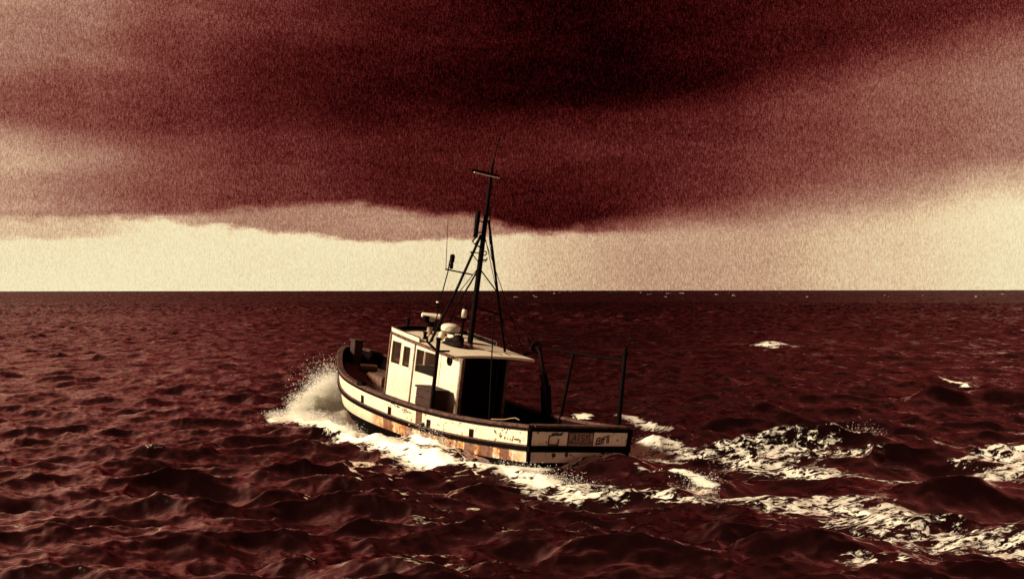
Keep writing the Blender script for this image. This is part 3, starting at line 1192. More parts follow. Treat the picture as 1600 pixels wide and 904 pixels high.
# stern light on its stick
m = MB()
m.lathe((5.10, .02, 2.30), [(.05, 0), (.062, .02), (.064, .12), (.055, .19), (.03, .21)], 14)
sl = m.build('signal_lamp', M['gear'], boat, smooth=True)
m = MB()
m.lathe((5.10, .02, 2.20), [(.05, 0), (.075, .02), (.075, .085), (.055, .098)], 14)
m.build('lamp_base', M['black'], sl, smooth=True)
m = MB()
m.lathe((5.10, .02, 2.505), [(.04, 0), (.07, .015), (.05, .05), (.045, .09)], 14)
m.build('lamp_cap', M['black'], sl, smooth=True)
m = MB()
m.tube([(5.10, .02, 2.21), (5.10, .02, roof_z(5.1, 0) - .01)], .03, 8)
m.build('lamp_post', M['black'], sl)
# roof vent, aerial stubs
m = MB()
rz = roof_z(5.9, .56)
m.lathe((5.90, .56, rz - .005), [(.07, 0), (.06, .02), (.04, .03), (.04, .14), (.06, .15), (.055, .185)], 12)
m.build('roof_vent', M['black'], boat, smooth=True)
m = MB()
rz = roof_z(6.9, -.36)
m.tube([(6.95, -.33, rz - .01), (6.98, -.31, 2.40)], .017, 6)
ab = m.build('aerial_stub', M['black'], boat)
m = MB()
m.lathe((6.98, -.31, 2.34), [(.04, 0), (.05, .02), (.05, .12), (.055, .13)], 10, 0)
m.lathe((6.98, -.31, 2.473), [(.05, 0), (.05, .03)], 10, 1)
m.build('aerial_cap', [M['black'], M['gear']], ab, smooth=True)
m = MB()
rz = roof_z(7.12, .4)
m.tube([(7.12, .40, rz - .01), (7.12, .40, rz + .24)], .045, 8)
m.lathe((7.12, .40, rz + .24), [(.045, 0), (.06, .01), (.06, .04), (.03, .06)], 10)
m.build('searchlight', M['black'], boat, smooth=True)

# post with fork beside the wheelhouse
m = MB()
m.tube([(3.80, 1.36, -.15), (3.82, 1.36, 1.30), (3.84, 1.36, 1.88)], [.05, .046, .05], 10)
dp = m.build('davit_post', M['black'], boat, smooth=True)
m = MB()
m.beam((3.84, 1.38, 1.62), (3.98, 1.56, 1.80), .04, .05)
m.beam((3.98, 1.56, 1.78), (4.00, 1.58, 1.92), .04, .04)
m.beam((3.84, 1.30, 1.62), (3.84, 1.05, 1.63), .04, .04)
m.lathe((3.84, 1.36, 1.86), [(.058, 0), (.062, .01), (.062, .05), (.05, .06)], 10)
m.build('davit_arm', M['black'], dp)
# thin shelter pole on the port rail
m = MB()
m.tube([(1.40, 1.335, .40), (1.735, 1.33, 2.67)], [.018, .012], 8)
m.build('shelter_pole', M['black'], boat, smooth=True)

# gallows on the starboard rail
m = MB()
m.tube([(.49, -1.34, .45), (.585, -1.35, 2.31)], [.054, .046], 10)
gal = m.build('gallows_post', M['black'], boat, smooth=True)
m = MB()
m.lathe((.58, -1.35, 2.14), [(.066, 0), (.07, .01), (.07, .06), (.06, .07)], 10)
m.build('post_collar', M['black'], gal)
m = MB()
m.tube([(2.75, -1.43, .25), (2.49, -1.40, 1.87)], [.038, .034], 10)
m.build('gallows_post', M['black'], boat, smooth=True)
m = MB()
m.tube([(3.33, -1.40, 1.87), (2.45, -1.40, 1.90), (.585, -1.36, 2.02)], [.032, .036, .036], 10)
m.build('gallows_bar', M['black'], boat, smooth=True)
# hauler
m = MB()
m.beam((3.22, -1.44, .0), (3.46, -1.42, 1.0), .20, .16, (0, 1, 0))
m.beam((3.46, -1.42, 1.0), (3.60, -1.41, 1.25), .13, .11, (0, 1, 0))
m.tube([(3.56, -1.41, 1.2), (3.80, -1.40, 1.70), (3.93, -1.40, 1.80)], [.05, .045, .04], 8)
m.tube([(3.38, -1.38, .95), (3.68, -1.36, 1.45)], .012, 6)
hl = m.build('pot_hauler', M['black'], boat, bevel=.0)
m = MB()
hc = Vector((3.99, -1.40, 1.82))
n = 18
hx, hz = Vector((-.53767, -.8346, .0)).normalized(), Vector((0, 0, 1))
hy = hx.cross(hz)
v, f = [], []
for k in range(n):
    a = 2 * math.pi * k / n
    rd = hx * math.cos(a) + hz * math.sin(a)
    for r, o in ((.05, -.05), (.12, -.07), (.14, -.06), (.115, 0), (.14, .06), (.12, .07), (.05, .05)):
        v.append(hc + rd * r + hy * o)
for k in range(n):
    for j in range(7):
        a, b = k * 7, ((k + 1) % n) * 7
        f.append((a + j, a + (j + 1) % 7, b + (j + 1) % 7, b + j))
m.add(v, f)
m.build('pulley', M['black'], hl, smooth=True)
m = MB()
m.tube([hc + Vector((.02, 0, -.08)), (4.25, -1.4, 1.66), (4.46, -1.4, 1.57)], [.05, .045, .06], 8)
m.tube([hc + Vector((.12, 0, .02)), (4.26, -1.4, 1.86), (4.44, -1.4, 2.03)], [.03, .022, .014], 8)
m.build('hauler_arm', M['black'], hl, smooth=True)

# bow gear
m = MB()
m.box((10.38, -.08, .25), (10.66, .18, .98))
bit = m.build('bow_post', M['crate'], boat, bevel=.03)
m = MB()
m.box((10.35, -.11, .985), (10.69, .21, 1.04))
m.build('post_cap', M['crate'], bit, bevel=.012)
m = MB()
m.box((8.35, -.50, deck_z(8.4) + .0), (9.25, .30, deck_z(9) + .16))
ht = m.build('foredeck_hatch', M['wood'], boat, bevel=.02)
for k in range(4):
    m = MB()
    m.box((8.38 + k * .215, -.47, deck_z(9) + .165), (8.38 + k * .215 + .205, .27, deck_z(9) + .185))
    m.build('hatch_board', M['deck'], ht)
m = MB()
m.lathe((7.85, -.35, deck_z(7.9) - .01), [(.16, 0), (.16, .06), (.10, .10), (.10, .28), (.17, .33), (.17, .36), (.05, .38)], 14)
m.build('winch', M['black'], boat, smooth=True)
m = MB()
m.tube([(9.7, -.2, deck_z(9.7) + .12), (9.75, .25, deck_z(9.7) + .12)], .1, 12)
m.build('windlass_drum', M['red_rust'], boat, smooth=True)

# ------------------------------------------------------------------ loose things on board
def loose(name, lx, ly, lz, label, cat):
    e = bpy.data.objects.new(name, None)
    col.objects.link(e)
    e.matrix_world = boat.matrix_world @ Matrix.Translation(Vector((lx, ly, lz)) * S)
    return tag(e, label, cat)


cr = loose('crate', 4.24, 1.145, deck_z(4.24), 'dark brown wooden crate standing on the side deck against the wheelhouse', 'crate')
m = MB()
m.box((-.345, -.2, 0.0), (.345, .2, .03))
m.build('crate_base', M['crate'], cr)
ch = .99
for s in (-1, 1):
    nb_ = 5
    for k in range(nb_):
        hz_ = (ch - .05) / nb_
        m = MB()
        m.box((-.35, s * .2 - .012, .03 + k * hz_ + .006), (.35, s * .2 + .012, .03 + (k + 1) * hz_ - .006))
        m.build('crate_board', M['crate'], cr)
        m = MB()
        m.box((s * .362 - .012, -.185, .03 + k * hz_ + .006), (s * .362 + .012, .185, .03 + (k + 1) * hz_ - .006))
        m.build('crate_board', M['crate'], cr)
for a in (-1, 1):
    for b in (-1, 1):
        m = MB()
        m.box((a * .33 - .03, b * .168 - .018, .02), (a * .33 + .03, b * .168 + .018, ch - .02))
        m.build('crate_batten', M['crate'], cr)
m = MB()
m.box((-.40, -.24, ch - .012), (.40, .24, ch + .035))
m.build('crate_lid', M['crate'], cr, bevel=.01)

tp = loose('tarpaulin_bundle', 5.06, .24, roof_z(5.06, .24), 'dark tarpaulin bundle lying on the wheelhouse roof beside the mast', 'tarpaulin')
m = MB()
m.blob((0, 0, .05), (.42, .17, .11), 21, 12, .2, flat=.05)
m.blob((-.10, -.04, .14), (.15, .14, .12), 25, 12, .2)
m.build('tarpaulin', M['tarp'], tp, smooth=True)
wc = loose('white_cloth', 5.36, .10, roof_z(5.36, .10), 'crumpled white cloth under the radome on the wheelhouse roof', 'cloth')
m = MB()
m.blob((0, 0, .05), (.26, .13, .11), 33, 12, .3, flat=.05)
m.build('cloth', M['cloth'], wc, smooth=True)
m = MB()
dz0 = 0.0
rp = []
for k in range(60):
    a = k * .42
    rp.append((-.0 + (.30 - .002 * k) * math.cos(a), (.22 - .001 * k) * math.sin(a), .03 + .004 * k + .02 * math.sin(k * 1.7)))
m.tube(rp, .018, 6)
m.tube([(.28, .0, .1), (.22, .35, .40), (.12, .56, .665), (-.1, .535, .700), (-.35, .48, .745), (-.5, .42, .80), (-.62, .40, .83), (-.8, .42, .82)], .011, 6)
ro = m.build('rope', M['rope'], None, smooth=True)
ro.matrix_world = boat.matrix_world @ Matrix.Translation(Vector((1.35, .75, deck_z(1.35))) * S)
tag(ro, 'pale rope coil lying on the dark stern deck inside the bulwark', 'rope')
# ------------------------------------------------------------------ the sea
def ocean(N, Ls, lmin, lmax, wdir, spread, seed, peak):
    r = np.random.default_rng(seed)
    k1 = np.fft.fftfreq(N, 1.0 / N) * 2 * np.pi / Ls
    kx, ky = np.meshgrid(k1, k1, indexing='ij')
    k = np.hypot(kx, ky) + 1e-9
    lam = 2 * np.pi / k
    c = (kx * wdir[0] + ky * wdir[1]) / k
    P = np.exp(-1.0 * (lam / peak) ** 2) / k ** 3.7
    P *= (np.abs(c) ** spread * .93 + .07)
    P[c < 0] *= .35
    P[(lam < lmin) | (lam > lmax)] = 0
    H = (r.normal(size=(N, N)) + 1j * r.normal(size=(N, N))) * np.sqrt(P)
    h = np.fft.ifft2(H).real
    sd_ = h.std()
    ux = np.fft.ifft2(-1j * kx / k * H).real / sd_
    uy = np.fft.ifft2(-1j * ky / k * H).real / sd_
    return [(h / sd_).astype(np.float32), ux.astype(np.float32), uy.astype(np.float32), Ls, N]


def sample(oc, x, y, ang, comps):
    ca, sa = math.cos(ang), math.sin(ang)
    Ls, N = oc[3], oc[4]
    u = ((x * ca + y * sa) / Ls * N) % N
    v = ((-x * sa + y * ca) / Ls * N) % N
    i = np.floor(u).astype(np.int32)
    j = np.floor(v).astype(np.int32)
    fu, fv = (u - i).astype(np.float32), (v - j).astype(np.float32)
    i %= N
    j %= N
    i2, j2 = (i + 1) % N, (j + 1) % N
    out = []
    for q in range(comps):
        g = oc[q]
        out.append(g[i, j] * (1 - fu) * (1 - fv) + g[i2, j] * fu * (1 - fv) + g[i, j2] * (1 - fu) * fv + g[i2, j2] * fu * fv)
    if comps == 3:
        hx, hy = out[1], out[2]
        out[1], out[2] = hx * ca - hy * sa, hx * sa + hy * ca
    return out


# polar grid around the viewpoint: fine ahead, coarse elsewhere
d = [3.0]
while d[-1] < 14:
    d.append(d[-1] + .16)
while d[-1] < 430:
    d.append(d[-1] + max(.045, d[-1] * .0037))
while d[-1] < 4000:
    d.append(d[-1] * min(1.012, 1.0037 + (d[-1] - 430) * 1.2e-5))
while d[-1] < 12000:
    d.append(d[-1] * 1.03)
d = np.array(d)
half_a = math.radians(27)
a_in = np.linspace(-half_a, half_a, 860)
a_out = np.linspace(half_a, 2 * math.pi - half_a, 150)[1:-1]
ang = np.concatenate([a_in, a_out])
nd_, na_ = len(d), len(ang)
D2, A2 = np.meshgrid(d, ang, indexing='ij')
X = (D2 * np.sin(A2)).ravel()
Y = (D2 * np.cos(A2)).ravel()
DD = D2.ravel()
cell = np.repeat(np.gradient(d), na_)

oc1 = ocean(1024, 113.0, 1.0, 40, (-.30, -.95), 4, 5, 4.2)
oc2 = ocean(512, 27.0, .18, 2.4, (.1, -1.0), 2, 8, 1.6)
h1, x1_, y1_ = sample(oc1, X, Y, .17, 3)
h2, x2_, y2_ = sample(oc2, X, Y, -.5, 3)
f1 = np.clip(1.5 - cell / 2.0, .45, 1)
f2 = np.clip(1.4 - cell / .35, 0, 1)
patch = .75 + .25 * np.sin(X * .05 + 1.3) * np.sin(Y * .037 + .4)
far_ = np.clip((DD - 60) / 240, 0, 1)
A1, A2_ = .13 * patch * (1 + .9 * far_), .037
A1F = np.maximum(A1 * f1, np.minimum(.035 * cell, .45))
Z = h1 * A1F + h2 * A2_ * f2
OX = -.95 * x1_ * A1 * f1 * (cell < 3) - .45 * x2_ * A2_ * f2
OY = -.95 * y1_ * A1 * f1 * (cell < 3) - .45 * y2_ * A2_ * f2
foam = np.zeros_like(Z)
calm = np.zeros_like(Z)
micro = .12 + .05 * (1 - f2) + .34 * np.clip((cell - 1.1) / 1.6, 0, 1)

ux, uy = X / S, Y / S            # model units
Z0, OX0, OY0 = Z.copy(), OX.copy(), OY.copy()
near = np.where((uy > 8) & (uy < 90) & (np.abs(ux) < 30))[0]
nx_, ny_ = ux[near], uy[near]


def path_dist(pts, pxs, pys, vals=None):
    """signed distance to a polyline (positive left of travel), with values carried along it"""
    best = np.full(len(pxs), 1e9)
    sgn = np.zeros(len(pxs))
    val = np.zeros((len(pxs), 0 if vals is None else len(vals[0])))
    for i in range(len(pts) - 1):
        ax, ay = pts[i]
        bx, by = pts[i + 1]
        ex_, ey_ = bx - ax, by - ay
        l2 = ex_ ** 2 + ey_ ** 2
        t = np.clip(((pxs - ax) * ex_ + (pys - ay) * ey_) / l2, 0, 1)
        qx, qy = pxs - ax - t * ex_, pys - ay - t * ey_
        dd = np.hypot(qx, qy)
        mk = dd < best
        best[mk] = dd[mk]
        sgn[mk] = np.sign(ex_ * qy - ey_ * qx)[mk]
        if vals is not None:
            v0, v1 = np.array(vals[i]), np.array(vals[i + 1])
            val[mk] = v0 + (v1 - v0) * t[mk][:, None]
    return best * np.where(sgn == 0, 1, sgn), val


def add_foam(pts, vals):
    """vals: half width, strength"""
    ds, vv = path_dist(pts, nx_, ny_, vals)
    g = vv[:, 1] * np.exp(-(np.abs(ds) / np.maximum(vv[:, 0], 1e-3)) ** 2.6)
    foam[near] = np.maximum(foam[near], g)


def add_ridge(pts, vals):
    """vals: height, width on the left of travel, width on the right"""
    ds, vv = path_dist(pts, nx_, ny_, vals)
    w = np.where(ds > 0, vv[:, 1], vv[:, 2])
    Z[near] += (vv[:, 0] * np.exp(-(ds / np.maximum(w, 1e-3)) ** 2) * S).astype(np.float32)


# bow wave thrown to port and the white water down the side
add_ridge([(-6.5, 33.4), (-5.27, 32.4), (-4.1, 29.9), (-2.9, 27.5), (-1.9, 25.9), (-1.0, 24.9), (.2, 24.1), (1.1, 22.2)],
          [(.03, .3, .3), (.12, .5, .4), (.15, .5, .4), (.10, .45, .35), (.07, .45, .3), (.05, .4, .3), (.04, .4, .4), (.03, .5, .5)])
add_foam([(-6.5, 33.5), (-5.6, 33.1), (-4.95, 32.0), (-3.95, 29.5), (-2.85, 27.2), (-1.9, 25.5), (-1.0, 24.65), (-.05, 24.0), (.45, 23.0)],
         [(.18, .9), (.55, .95), (.64, .86), (.60, .78), (.54, .76), (.46, .80), (.40, .86), (.44, .88), (.5, .8)])
add_foam([(-5.5, 33.6), (-4.7, 34.4), (-4.2, 35.2)], [(.6, 1.3), (.55, 1.4), (.3, 1.2)])
add_foam([(-2.35, 28.0), (-1.75, 27.0), (-1.25, 26.3)], [(.2, .9), (.34, 1.2), (.15, .8)])
add_ridge([(-2.45, 28.0), (-1.8, 27.05), (-1.25, 26.3)], [(.05, .3, .3), (.24, .30, .25), (.05, .3, .3)])
# band of foam trailing off to the right in the foreground
add_foam([(.2, 23.8), (.6, 22.3), (1.1, 21.0), (2.1, 20.8), (3.1, 20.2), (4.1, 20.15), (5.0, 19.3), (5.55, 18.1), (6.1, 17.0), (6.9, 16.4)],
         [(.45, .84), (.75, .74), (.8, .60), (.75, .48), (.7, .44), (.85, .48), (.95, .47), (1.0, .47), (.9, .46), (.7, .42)])
add_foam([(.9, 20.3), (2.1, 20.2), (3.0, 19.7)], [(.4, .6), (.3, .5), (.3, .45)])
add_foam([(5.0, 20.4), (5.9, 19.6), (6.6, 18.3)], [(.5, .42), (.6, .45), (.5, .4)])
add_foam([(4.3, 15.5), (4.75, 15.45)], [(.3, .42), (.3, .4)])
# wash behind the transom
add_foam([(1.2, 25.2), (1.9, 25.9), (2.5, 26.9), (3.3, 27.0), (3.7, 26.7)], [(.15, .5), (.3, .55), (.45, .68), (.5, .7), (.35, .5)])
add_foam([(2.3, 26.4), (3.9, 25.15), (4.9, 24.2), (6.0, 23.3), (7.1, 22.9), (8.4, 23.0), (9.9, 23.9), (11.5, 24.2)],
         [(.25, .6), (.4, .52), (.7, .48), (.75, .47), (.6, .44), (.6, .44), (.85, .56), (.9, .55)])
ridge_pts = [(2.9, 27.0), (3.8, 26.7), (4.9, 26.6), (6.1, 26.6), (7.3, 26.5), (8.2, 26.0), (9.2, 25.4), (10.6, 25.4), (12.5, 25.6)]
add_ridge(ridge_pts, [(.02, .6, .5), (.20, .8, .5), (.33, .9, .5), (.46, 1.0, .45), (.42, 1.0, .5), (.30, .9, .7), (.22, .9, .6), (.3, .9, .6), (.2, 1, .8)])
add_foam([(4.3, 26.2), (5.4, 26.0), (6.4, 25.7), (7.2, 25.3)], [(.6, .42), (.8, .45), (.8, .42), (.5, .35)])
add_foam([(5.2, 26.7), (6.1, 26.75), (6.9, 26.6), (7.5, 26.45)], [(.10, .6), (.12, .7), (.26, .9), (.22, .85)])
add_foam([(9.0, 24.6), (10.2, 25.0), (11.4, 25.2)], [(.4, .45), (.6, .58), (.6, .55)])
add_ridge([(7.4, 24.6), (8.4, 24.1), (9.2, 24.0)], [(-.05, .6, .6), (-.12, .7, .6), (-.03, .6, .6)])
# smooth swell rolling off the port quarter
add_ridge([(1.3, 25.4), (2.1, 24.3), (2.8, 22.9), (3.5, 21.6)], [(.05, .5, .5), (.22, .45, .7), (.20, .4, .8), (.05, .4, .6)])
add_ridge([(2.6, 25.2), (3.6, 23.9), (4.5, 22.9)], [(-.10, .6, .5), (-.22, .8, .6), (-.05, .8, .6)])
add_foam([(2.35, 23.6), (2.9, 22.4), (3.45, 21.7)], [(.10, .45), (.16, .62), (.2, .72)])
ds, vv = path_dist([(1.5, 25), (3.2, 23.2), (5, 22), (7.5, 21.2), (10, 21)], nx_, ny_, [(.8, .8), (1.0, .85), (1.1, .8), (1.0, .7), (1.0, .5)])
calm[near] = np.maximum(calm[near], vv[:, 1] * np.exp(-(ds / vv[:, 0]) ** 2))
add_foam([(2.5, 27.0), (3.4, 26.3), (4.4, 25.4), (5.4, 24.6), (6.4, 23.9)], [(.4, .56), (.6, .50), (.6, .46), (.6, .46), (.5, .42)])
# far side wash
add_foam([(1.9, 33.5), (2.7, 32.4), (3.3, 31.4), (3.9, 30.6)], [(.3, .8), (.35, .8), (.22, .7), (.1, .6)])
add_ridge([(2.6, 32.0), (3.6, 31.2), (4.4, 30.4)], [(.1, .5, .5), (.22, .5, .4), (.1, .4, .4)])
# breaking crests of their own
add_ridge([(13.8, 74.2), (15.5, 74), (17.1, 74)], [(.15, .8, .5), (.50, .9, .4), (.15, .8, .5)])
add_foam([(14.3, 74.0), (15.1, 73.8), (15.5, 73.5)], [(.25, .55), (.5, .7), (.4, .6)])
add_foam([(15.6, 74), (16.9, 73.9)], [(.3, .6), (.3, .5)])
add_ridge([(11.2, 36.6), (12.8, 37.4), (14.6, 37.8), (16.4, 37.4)], [(.10, .7, .5), (.46, .8, .5), (.52, .9, .5), (.3, .8, .5)])
add_foam([(15.55, 45.4), (15.75, 44.0), (15.98, 42.7)], [(.14, .8), (.2, .82), (.1, .7)])
add_ridge([(15.4, 45.6), (15.8, 44.0), (16.1, 42.4)], [(.1, .4, .4), (.2, .5, .4), (.05, .4, .4)])
add_foam([(13.0, 38.0), (13.3, 37.8), (13.5, 37.9)], [(.1, .9), (.12, .9), (.1, .8)])
add_foam([(-7.6, 25.9), (-7.35, 25.85)], [(.1, .5), (.08, .45)])
add_ridge([(-8.4, 26.2), (-7.5, 26.0), (-6.6, 26.1)], [(.05, .4, .4), (.22, .6, .35), (.05, .4, .4)])
add_ridge([(-8.7, 39.2), (-7.9, 38.8), (-7.1, 38.9)], [(.1, .5, .4), (.3, .6, .4), (.1, .5, .4)])
# foreground swells at the right
add_ridge([(1.0, 16.6), (3.0, 16.9), (5.0, 15.6), (7.0, 15.0)], [(.05, .9, .8), (.16, 1.0, .8), (.18, 1.0, .8), (.1, .9, .8)])
add_ridge([(-3.0, 15.3), (-1.0, 15.6), (.6, 15.2)], [(.03, .6, .6), (.12, .7, .6), (.05, .6, .6)])
add_ridge([(6.0, 19.6), (8.0, 20.5), (10, 20.6)], [(.03, .8, .8), (.16, .9, .8), (.2, 1.0, .8)])

# far whitecaps along the skyline
far_i = np.where((DD > 500) & (A2.ravel() > 0) & (A2.ravel() < .5))[0]
fx = rng.random((46, 2))
for q in fx:
    aa, dd0 = -.02 + q[0] * .42, 800 + q[1] ** 1.5 * 2200
    ad = np.abs(A2.ravel()[far_i] - aa) * 1946
    lw = rng.uniform(1., 4.)
    mk = (ad < lw) & (np.abs(DD[far_i] - dd0) < dd0 * .035)
    foam[far_i[mk]] = np.maximum(foam[far_i[mk]], rng.uniform(.3, .6))

# torn, steep water in the stern wave
oc4 = ocean(512, 21.0, .45, 3.2, (.3, 1), 0, 33, 2.5)
ds, vv = path_dist([(3.2, 26.4), (4.5, 26.0), (6, 25.8), (7.3, 25.5), (8.5, 24.8), (10.5, 24.8), (12.5, 25)], nx_, ny_, [(.5, .5), (.9, .9), (1.1, 1), (1.1, 1), (1.0, .6), (1.0, .7), (1, .6)])
rough = vv[:, 1] * np.exp(-(ds / vv[:, 0]) ** 2)
q4 = sample(oc4, X[near], Y[near], .7, 3)
Z[near] += rough * q4[0] * .06
OX[near] -= rough * q4[1] * .09
OY[near] -= rough * q4[2] * .09

# keep the water off the decks: nothing rises inside the hull
bl = boat.matrix_world.inverted()
Bm = np.array(bl)
P4 = np.stack([X[near], Y[near], np.zeros(len(near)), np.ones(len(near))], 1) @ Bm.T
lx, ly = P4[:, 0] / S, P4[:, 1] / S
tt = np.clip(lx / L, 0, 1)
hb = np.interp(tt, np.array(TS), np.array([half(t) for t in TS]))
ins = np.clip((hb + .15 - np.abs(ly)) / .5, 0, 1) * ((lx > -.15) & (lx < L - .4))
Z[near] = Z[near] * (1 - ins) - ins * .25
ds, vv = path_dist([(-1, 24.6), (1.5, 23.5), (4, 23), (7, 22.5), (12, 22)], nx_, ny_, [(.8, .3), (2.0, .5), (3.0, .6), (3.2, .6), (3.5, .5)])
calm[near] = np.maximum(calm[near], vv[:, 1] * np.exp(-(ds / vv[:, 0]) ** 4))
damp_ = 1 - .5 * calm
damp = 1.0
Z -= Z0 * (1 - damp_)
OX -= OX0 * (1 - damp_)
OY -= OY0 * (1 - damp_)
# lumpy relief of the broken water
oc3 = ocean(512, 9.0, .12, 1.4, (0, 1), 0, 21, 1.0)
h3 = sample(oc3, X[near], Y[near], .3, 1)[0]
Z[near] += np.clip(foam[near], 0, 1) * h3 * .004
foam[ near] *= 1 - .0 * ins

verts = np.stack([X + OX, Y + OY, Z], 1).astype(np.float32)
idx = np.arange(nd_ * na_).reshape(nd_, na_)
i0 = idx[:-1, :]
i1 = idx[1:, :]
r0, r1 = np.roll(i0, -1, 1), np.roll(i1, -1, 1)
quads = np.stack([i0, r0, r1, i1], -1).reshape(-1, 4)
# disc under the viewpoint
nv = len(verts)
verts = np.vstack([verts, np.array([[0, 0, 0]], np.float32)])
me = bpy.data.meshes.new('sea')
tri = np.stack([np.full(na_, nv), np.roll(idx[0], -1), idx[0]], -1)
me.vertices.add(len(verts))
me.vertices.foreach_set('co', verts.ravel())
nl = quads.size + tri.size
me.loops.add(nl)
me.loops.foreach_set('vertex_index', np.concatenate([quads.ravel(), tri.ravel()]).astype(np.int32))
me.polygons.add(len(quads) + len(tri))
me.polygons.foreach_set('loop_start', np.concatenate([np.arange(len(quads)) * 4, len(quads) * 4 + np.arange(len(tri)) * 3]).astype(np.int32))
me.update(calc_edges=True)
me.polygons.foreach_set('use_smooth', np.ones(len(me.polygons), dtype=bool))
for nm, arr in (('foam', foam), ('calm', calm), ('micro', micro)):
    at = me.attributes.new(nm, 'FLOAT', 'POINT')
    at.data.foreach_set('value', np.append(arr, 0).astype(np.float32))
sea = bpy.data.objects.new('sea', me)
col.objects.link(sea)
tag(sea, 'dark choppy sea with foam wake', None, None, 'structure')


def sea_material():
    m, nt, b = material('sea_water')
    out = m.node_tree.nodes['Material Output']
    m.node_tree.nodes.remove(b)
    geo_ = nt.new('ShaderNodeNewGeometry')
    pos = geo_.outputs['Position']
    x, y, z = nt.sep(pos)
    fa = nt.new('ShaderNodeAttribute', attribute_name='foam').outputs['Fac']
    ca = nt.new('ShaderNodeAttribute', attribute_name='calm').outputs['Fac']
    # ripples too small for the mesh tilt the surface
    mi = nt.new('ShaderNodeAttribute', attribute_name='micro').outputs['Fac']

    def tilt(scale, seed, detail):
        nd = nt.new('ShaderNodeTexNoise')
        nt.put(nd.inputs['Vector'], nt.comb(nt.math('MULTIPLY', x, .75), y, nt.math('ADD', nt.math('MULTIPLY', z, .5), seed)))
        nd.inputs['Scale'].default_value = scale
        nd.inputs['Detail'].default_value = detail
        nd.inputs['Roughness'].default_value = .65
        s_ = nt.new('ShaderNodeSeparateColor')
        nt.l.new(nd.outputs['Color'], s_.inputs[0])
        return s_.outputs
    q1, q2 = tilt(6.0, 0.0, 5), tilt(.8, 5.0, 3)
    k1 = nt.math('MULTIPLY', mi, nt.lerp(ca, 5.0, 2.5))
    k2 = nt.math('MULTIPLY', mi, 3.0)
    sx_ = nt.math('ADD', nt.math('MULTIPLY', nt.math('SUBTRACT', q1[0], .5), k1), nt.math('MULTIPLY', nt.math('SUBTRACT', q2[0], .5), k2))
    sy_ = nt.math('ADD', nt.math('MULTIPLY', nt.math('SUBTRACT', q1[1], .5), k1), nt.math('MULTIPLY', nt.math('SUBTRACT', q2[1], .5), k2))
    va = nt.new('ShaderNodeVectorMath', operation='ADD')
    nt.l.new(geo_.outputs['Normal'], va.inputs[0])
    nt.l.new(nt.comb(sx_, sy_, 0.0), va.inputs[1])
    bp = nt.new('ShaderNodeVectorMath', operation='NORMALIZE')
    nt.l.new(va.outputs[0], bp.inputs[0])
    gl = nt.new('ShaderNodeBsdfGlossy')
    gl.inputs['Color'].default_value = (1.0, .90, .89, 1)
    gl.inputs['Roughness'].default_value = .12
    nt.l.new(bp.outputs[0], gl.inputs['Normal'])
    df = nt.new('ShaderNodeBsdfDiffuse')
    df.inputs['Color'].default_value = (.004, .001, .001, 1)
    # facets turned away from the eye are hidden by the ones before them
    dt = nt.new('ShaderNodeVectorMath', operation='DOT_PRODUCT')
    nt.l.new(bp.outputs[0], dt.inputs[0])
    nt.l.new(geo_.outputs['Incoming'], dt.inputs[1])
    refl = nt.math('MULTIPLY', nt.math('POWER', nt.math('SUBTRACT', 1.0, nt.math('MAXIMUM', dt.outputs['Value'], 0.0)), 4.0), 3.0, clamp=True)
    vis = nt.smooth(dt.outputs['Value'], -.01, .05)
    wt = nt.new('ShaderNodeMixShader')
    nt.l.new(nt.math('MULTIPLY', nt.math('ADD', .006, refl, clamp=True), vis), wt.inputs[0])
    nt.l.new(df.outputs[0], wt.inputs[1])
    nt.l.new(gl.outputs[0], wt.inputs[2])
    # foam lace: stretched along the wake
    wv = nt.noise(nt.comb(x, y, z), 1.1, 3, .6)
    sx = nt.math('ADD', nt.math('MULTIPLY', x, .85), nt.math('MULTIPLY', nt.math('SUBTRACT', wv, .5), 1.6))
    sy = nt.math('ADD', nt.math('MULTIPLY', y, 1.0), nt.math('MULTIPLY', nt.math('SUBTRACT', wv, .5), 1.0))
    l1 = nt.noise(nt.comb(nt.math('MULTIPLY', sx, .7), sy, z), 6.0, 7, .72)
    ridge = nt.math('SUBTRACT', 1.0, nt.math('ABSOLUTE', nt.math('MULTIPLY', nt.math('SUBTRACT', nt.noise(nt.comb(nt.math('MULTIPLY', sx, .8), sy, nt.math('ADD', z, 7)), 2.6, 5, .68), .5), 5.5)))
    strk = nt.noise(nt.comb(nt.math('MULTIPLY', sx, .35), nt.math('MULTIPLY', sy, 1.5), nt.math('MULTIPLY', z, 1.5)), 2.4, 4, .6)
    lace = nt.math('ADD', nt.math('ADD', nt.math('MULTIPLY', ridge, .2), nt.math('MULTIPLY', l1, .62)), nt.math('MULTIPLY', strk, .30))
    lace = nt.math('ADD', .5, nt.math('MULTIPLY', nt.math('SUBTRACT', lace, .57), 2.3))
    th = nt.math('ADD', .5, nt.math('MULTIPLY', nt.math('SUBTRACT', .56, fa), .95))
    mask = nt.smooth(nt.math('SUBTRACT', lace, th), -.08, .13)
    mask = nt.math('MULTIPLY', nt.math('MULTIPLY', mask, nt.smooth(fa, .03, .22)), nt.smooth(fa, .4, .85, .6, 1.0))
    thin = nt.math('MULTIPLY', nt.smooth(nt.math('SUBTRACT', lace, th), -.5, .05), .0)
    mask = nt.math('MAXIMUM', mask, nt.math('MULTIPLY', thin, nt.smooth(fa, .1, .5)))
    fd = nt.new('ShaderNodeBsdfDiffuse')
    nt.put(fd.inputs['Color'], nt.mix(l1, (.80, .70, .56, 1), (.92, .87, .74, 1)))
    fb = nt.new('ShaderNodeBump')
    fb.inputs['Strength'].default_value = .3
    fb.inputs['Distance'].default_value = .035
    nt.put(fb.inputs['Height'], nt.noise(pos, 14, 5, .75))
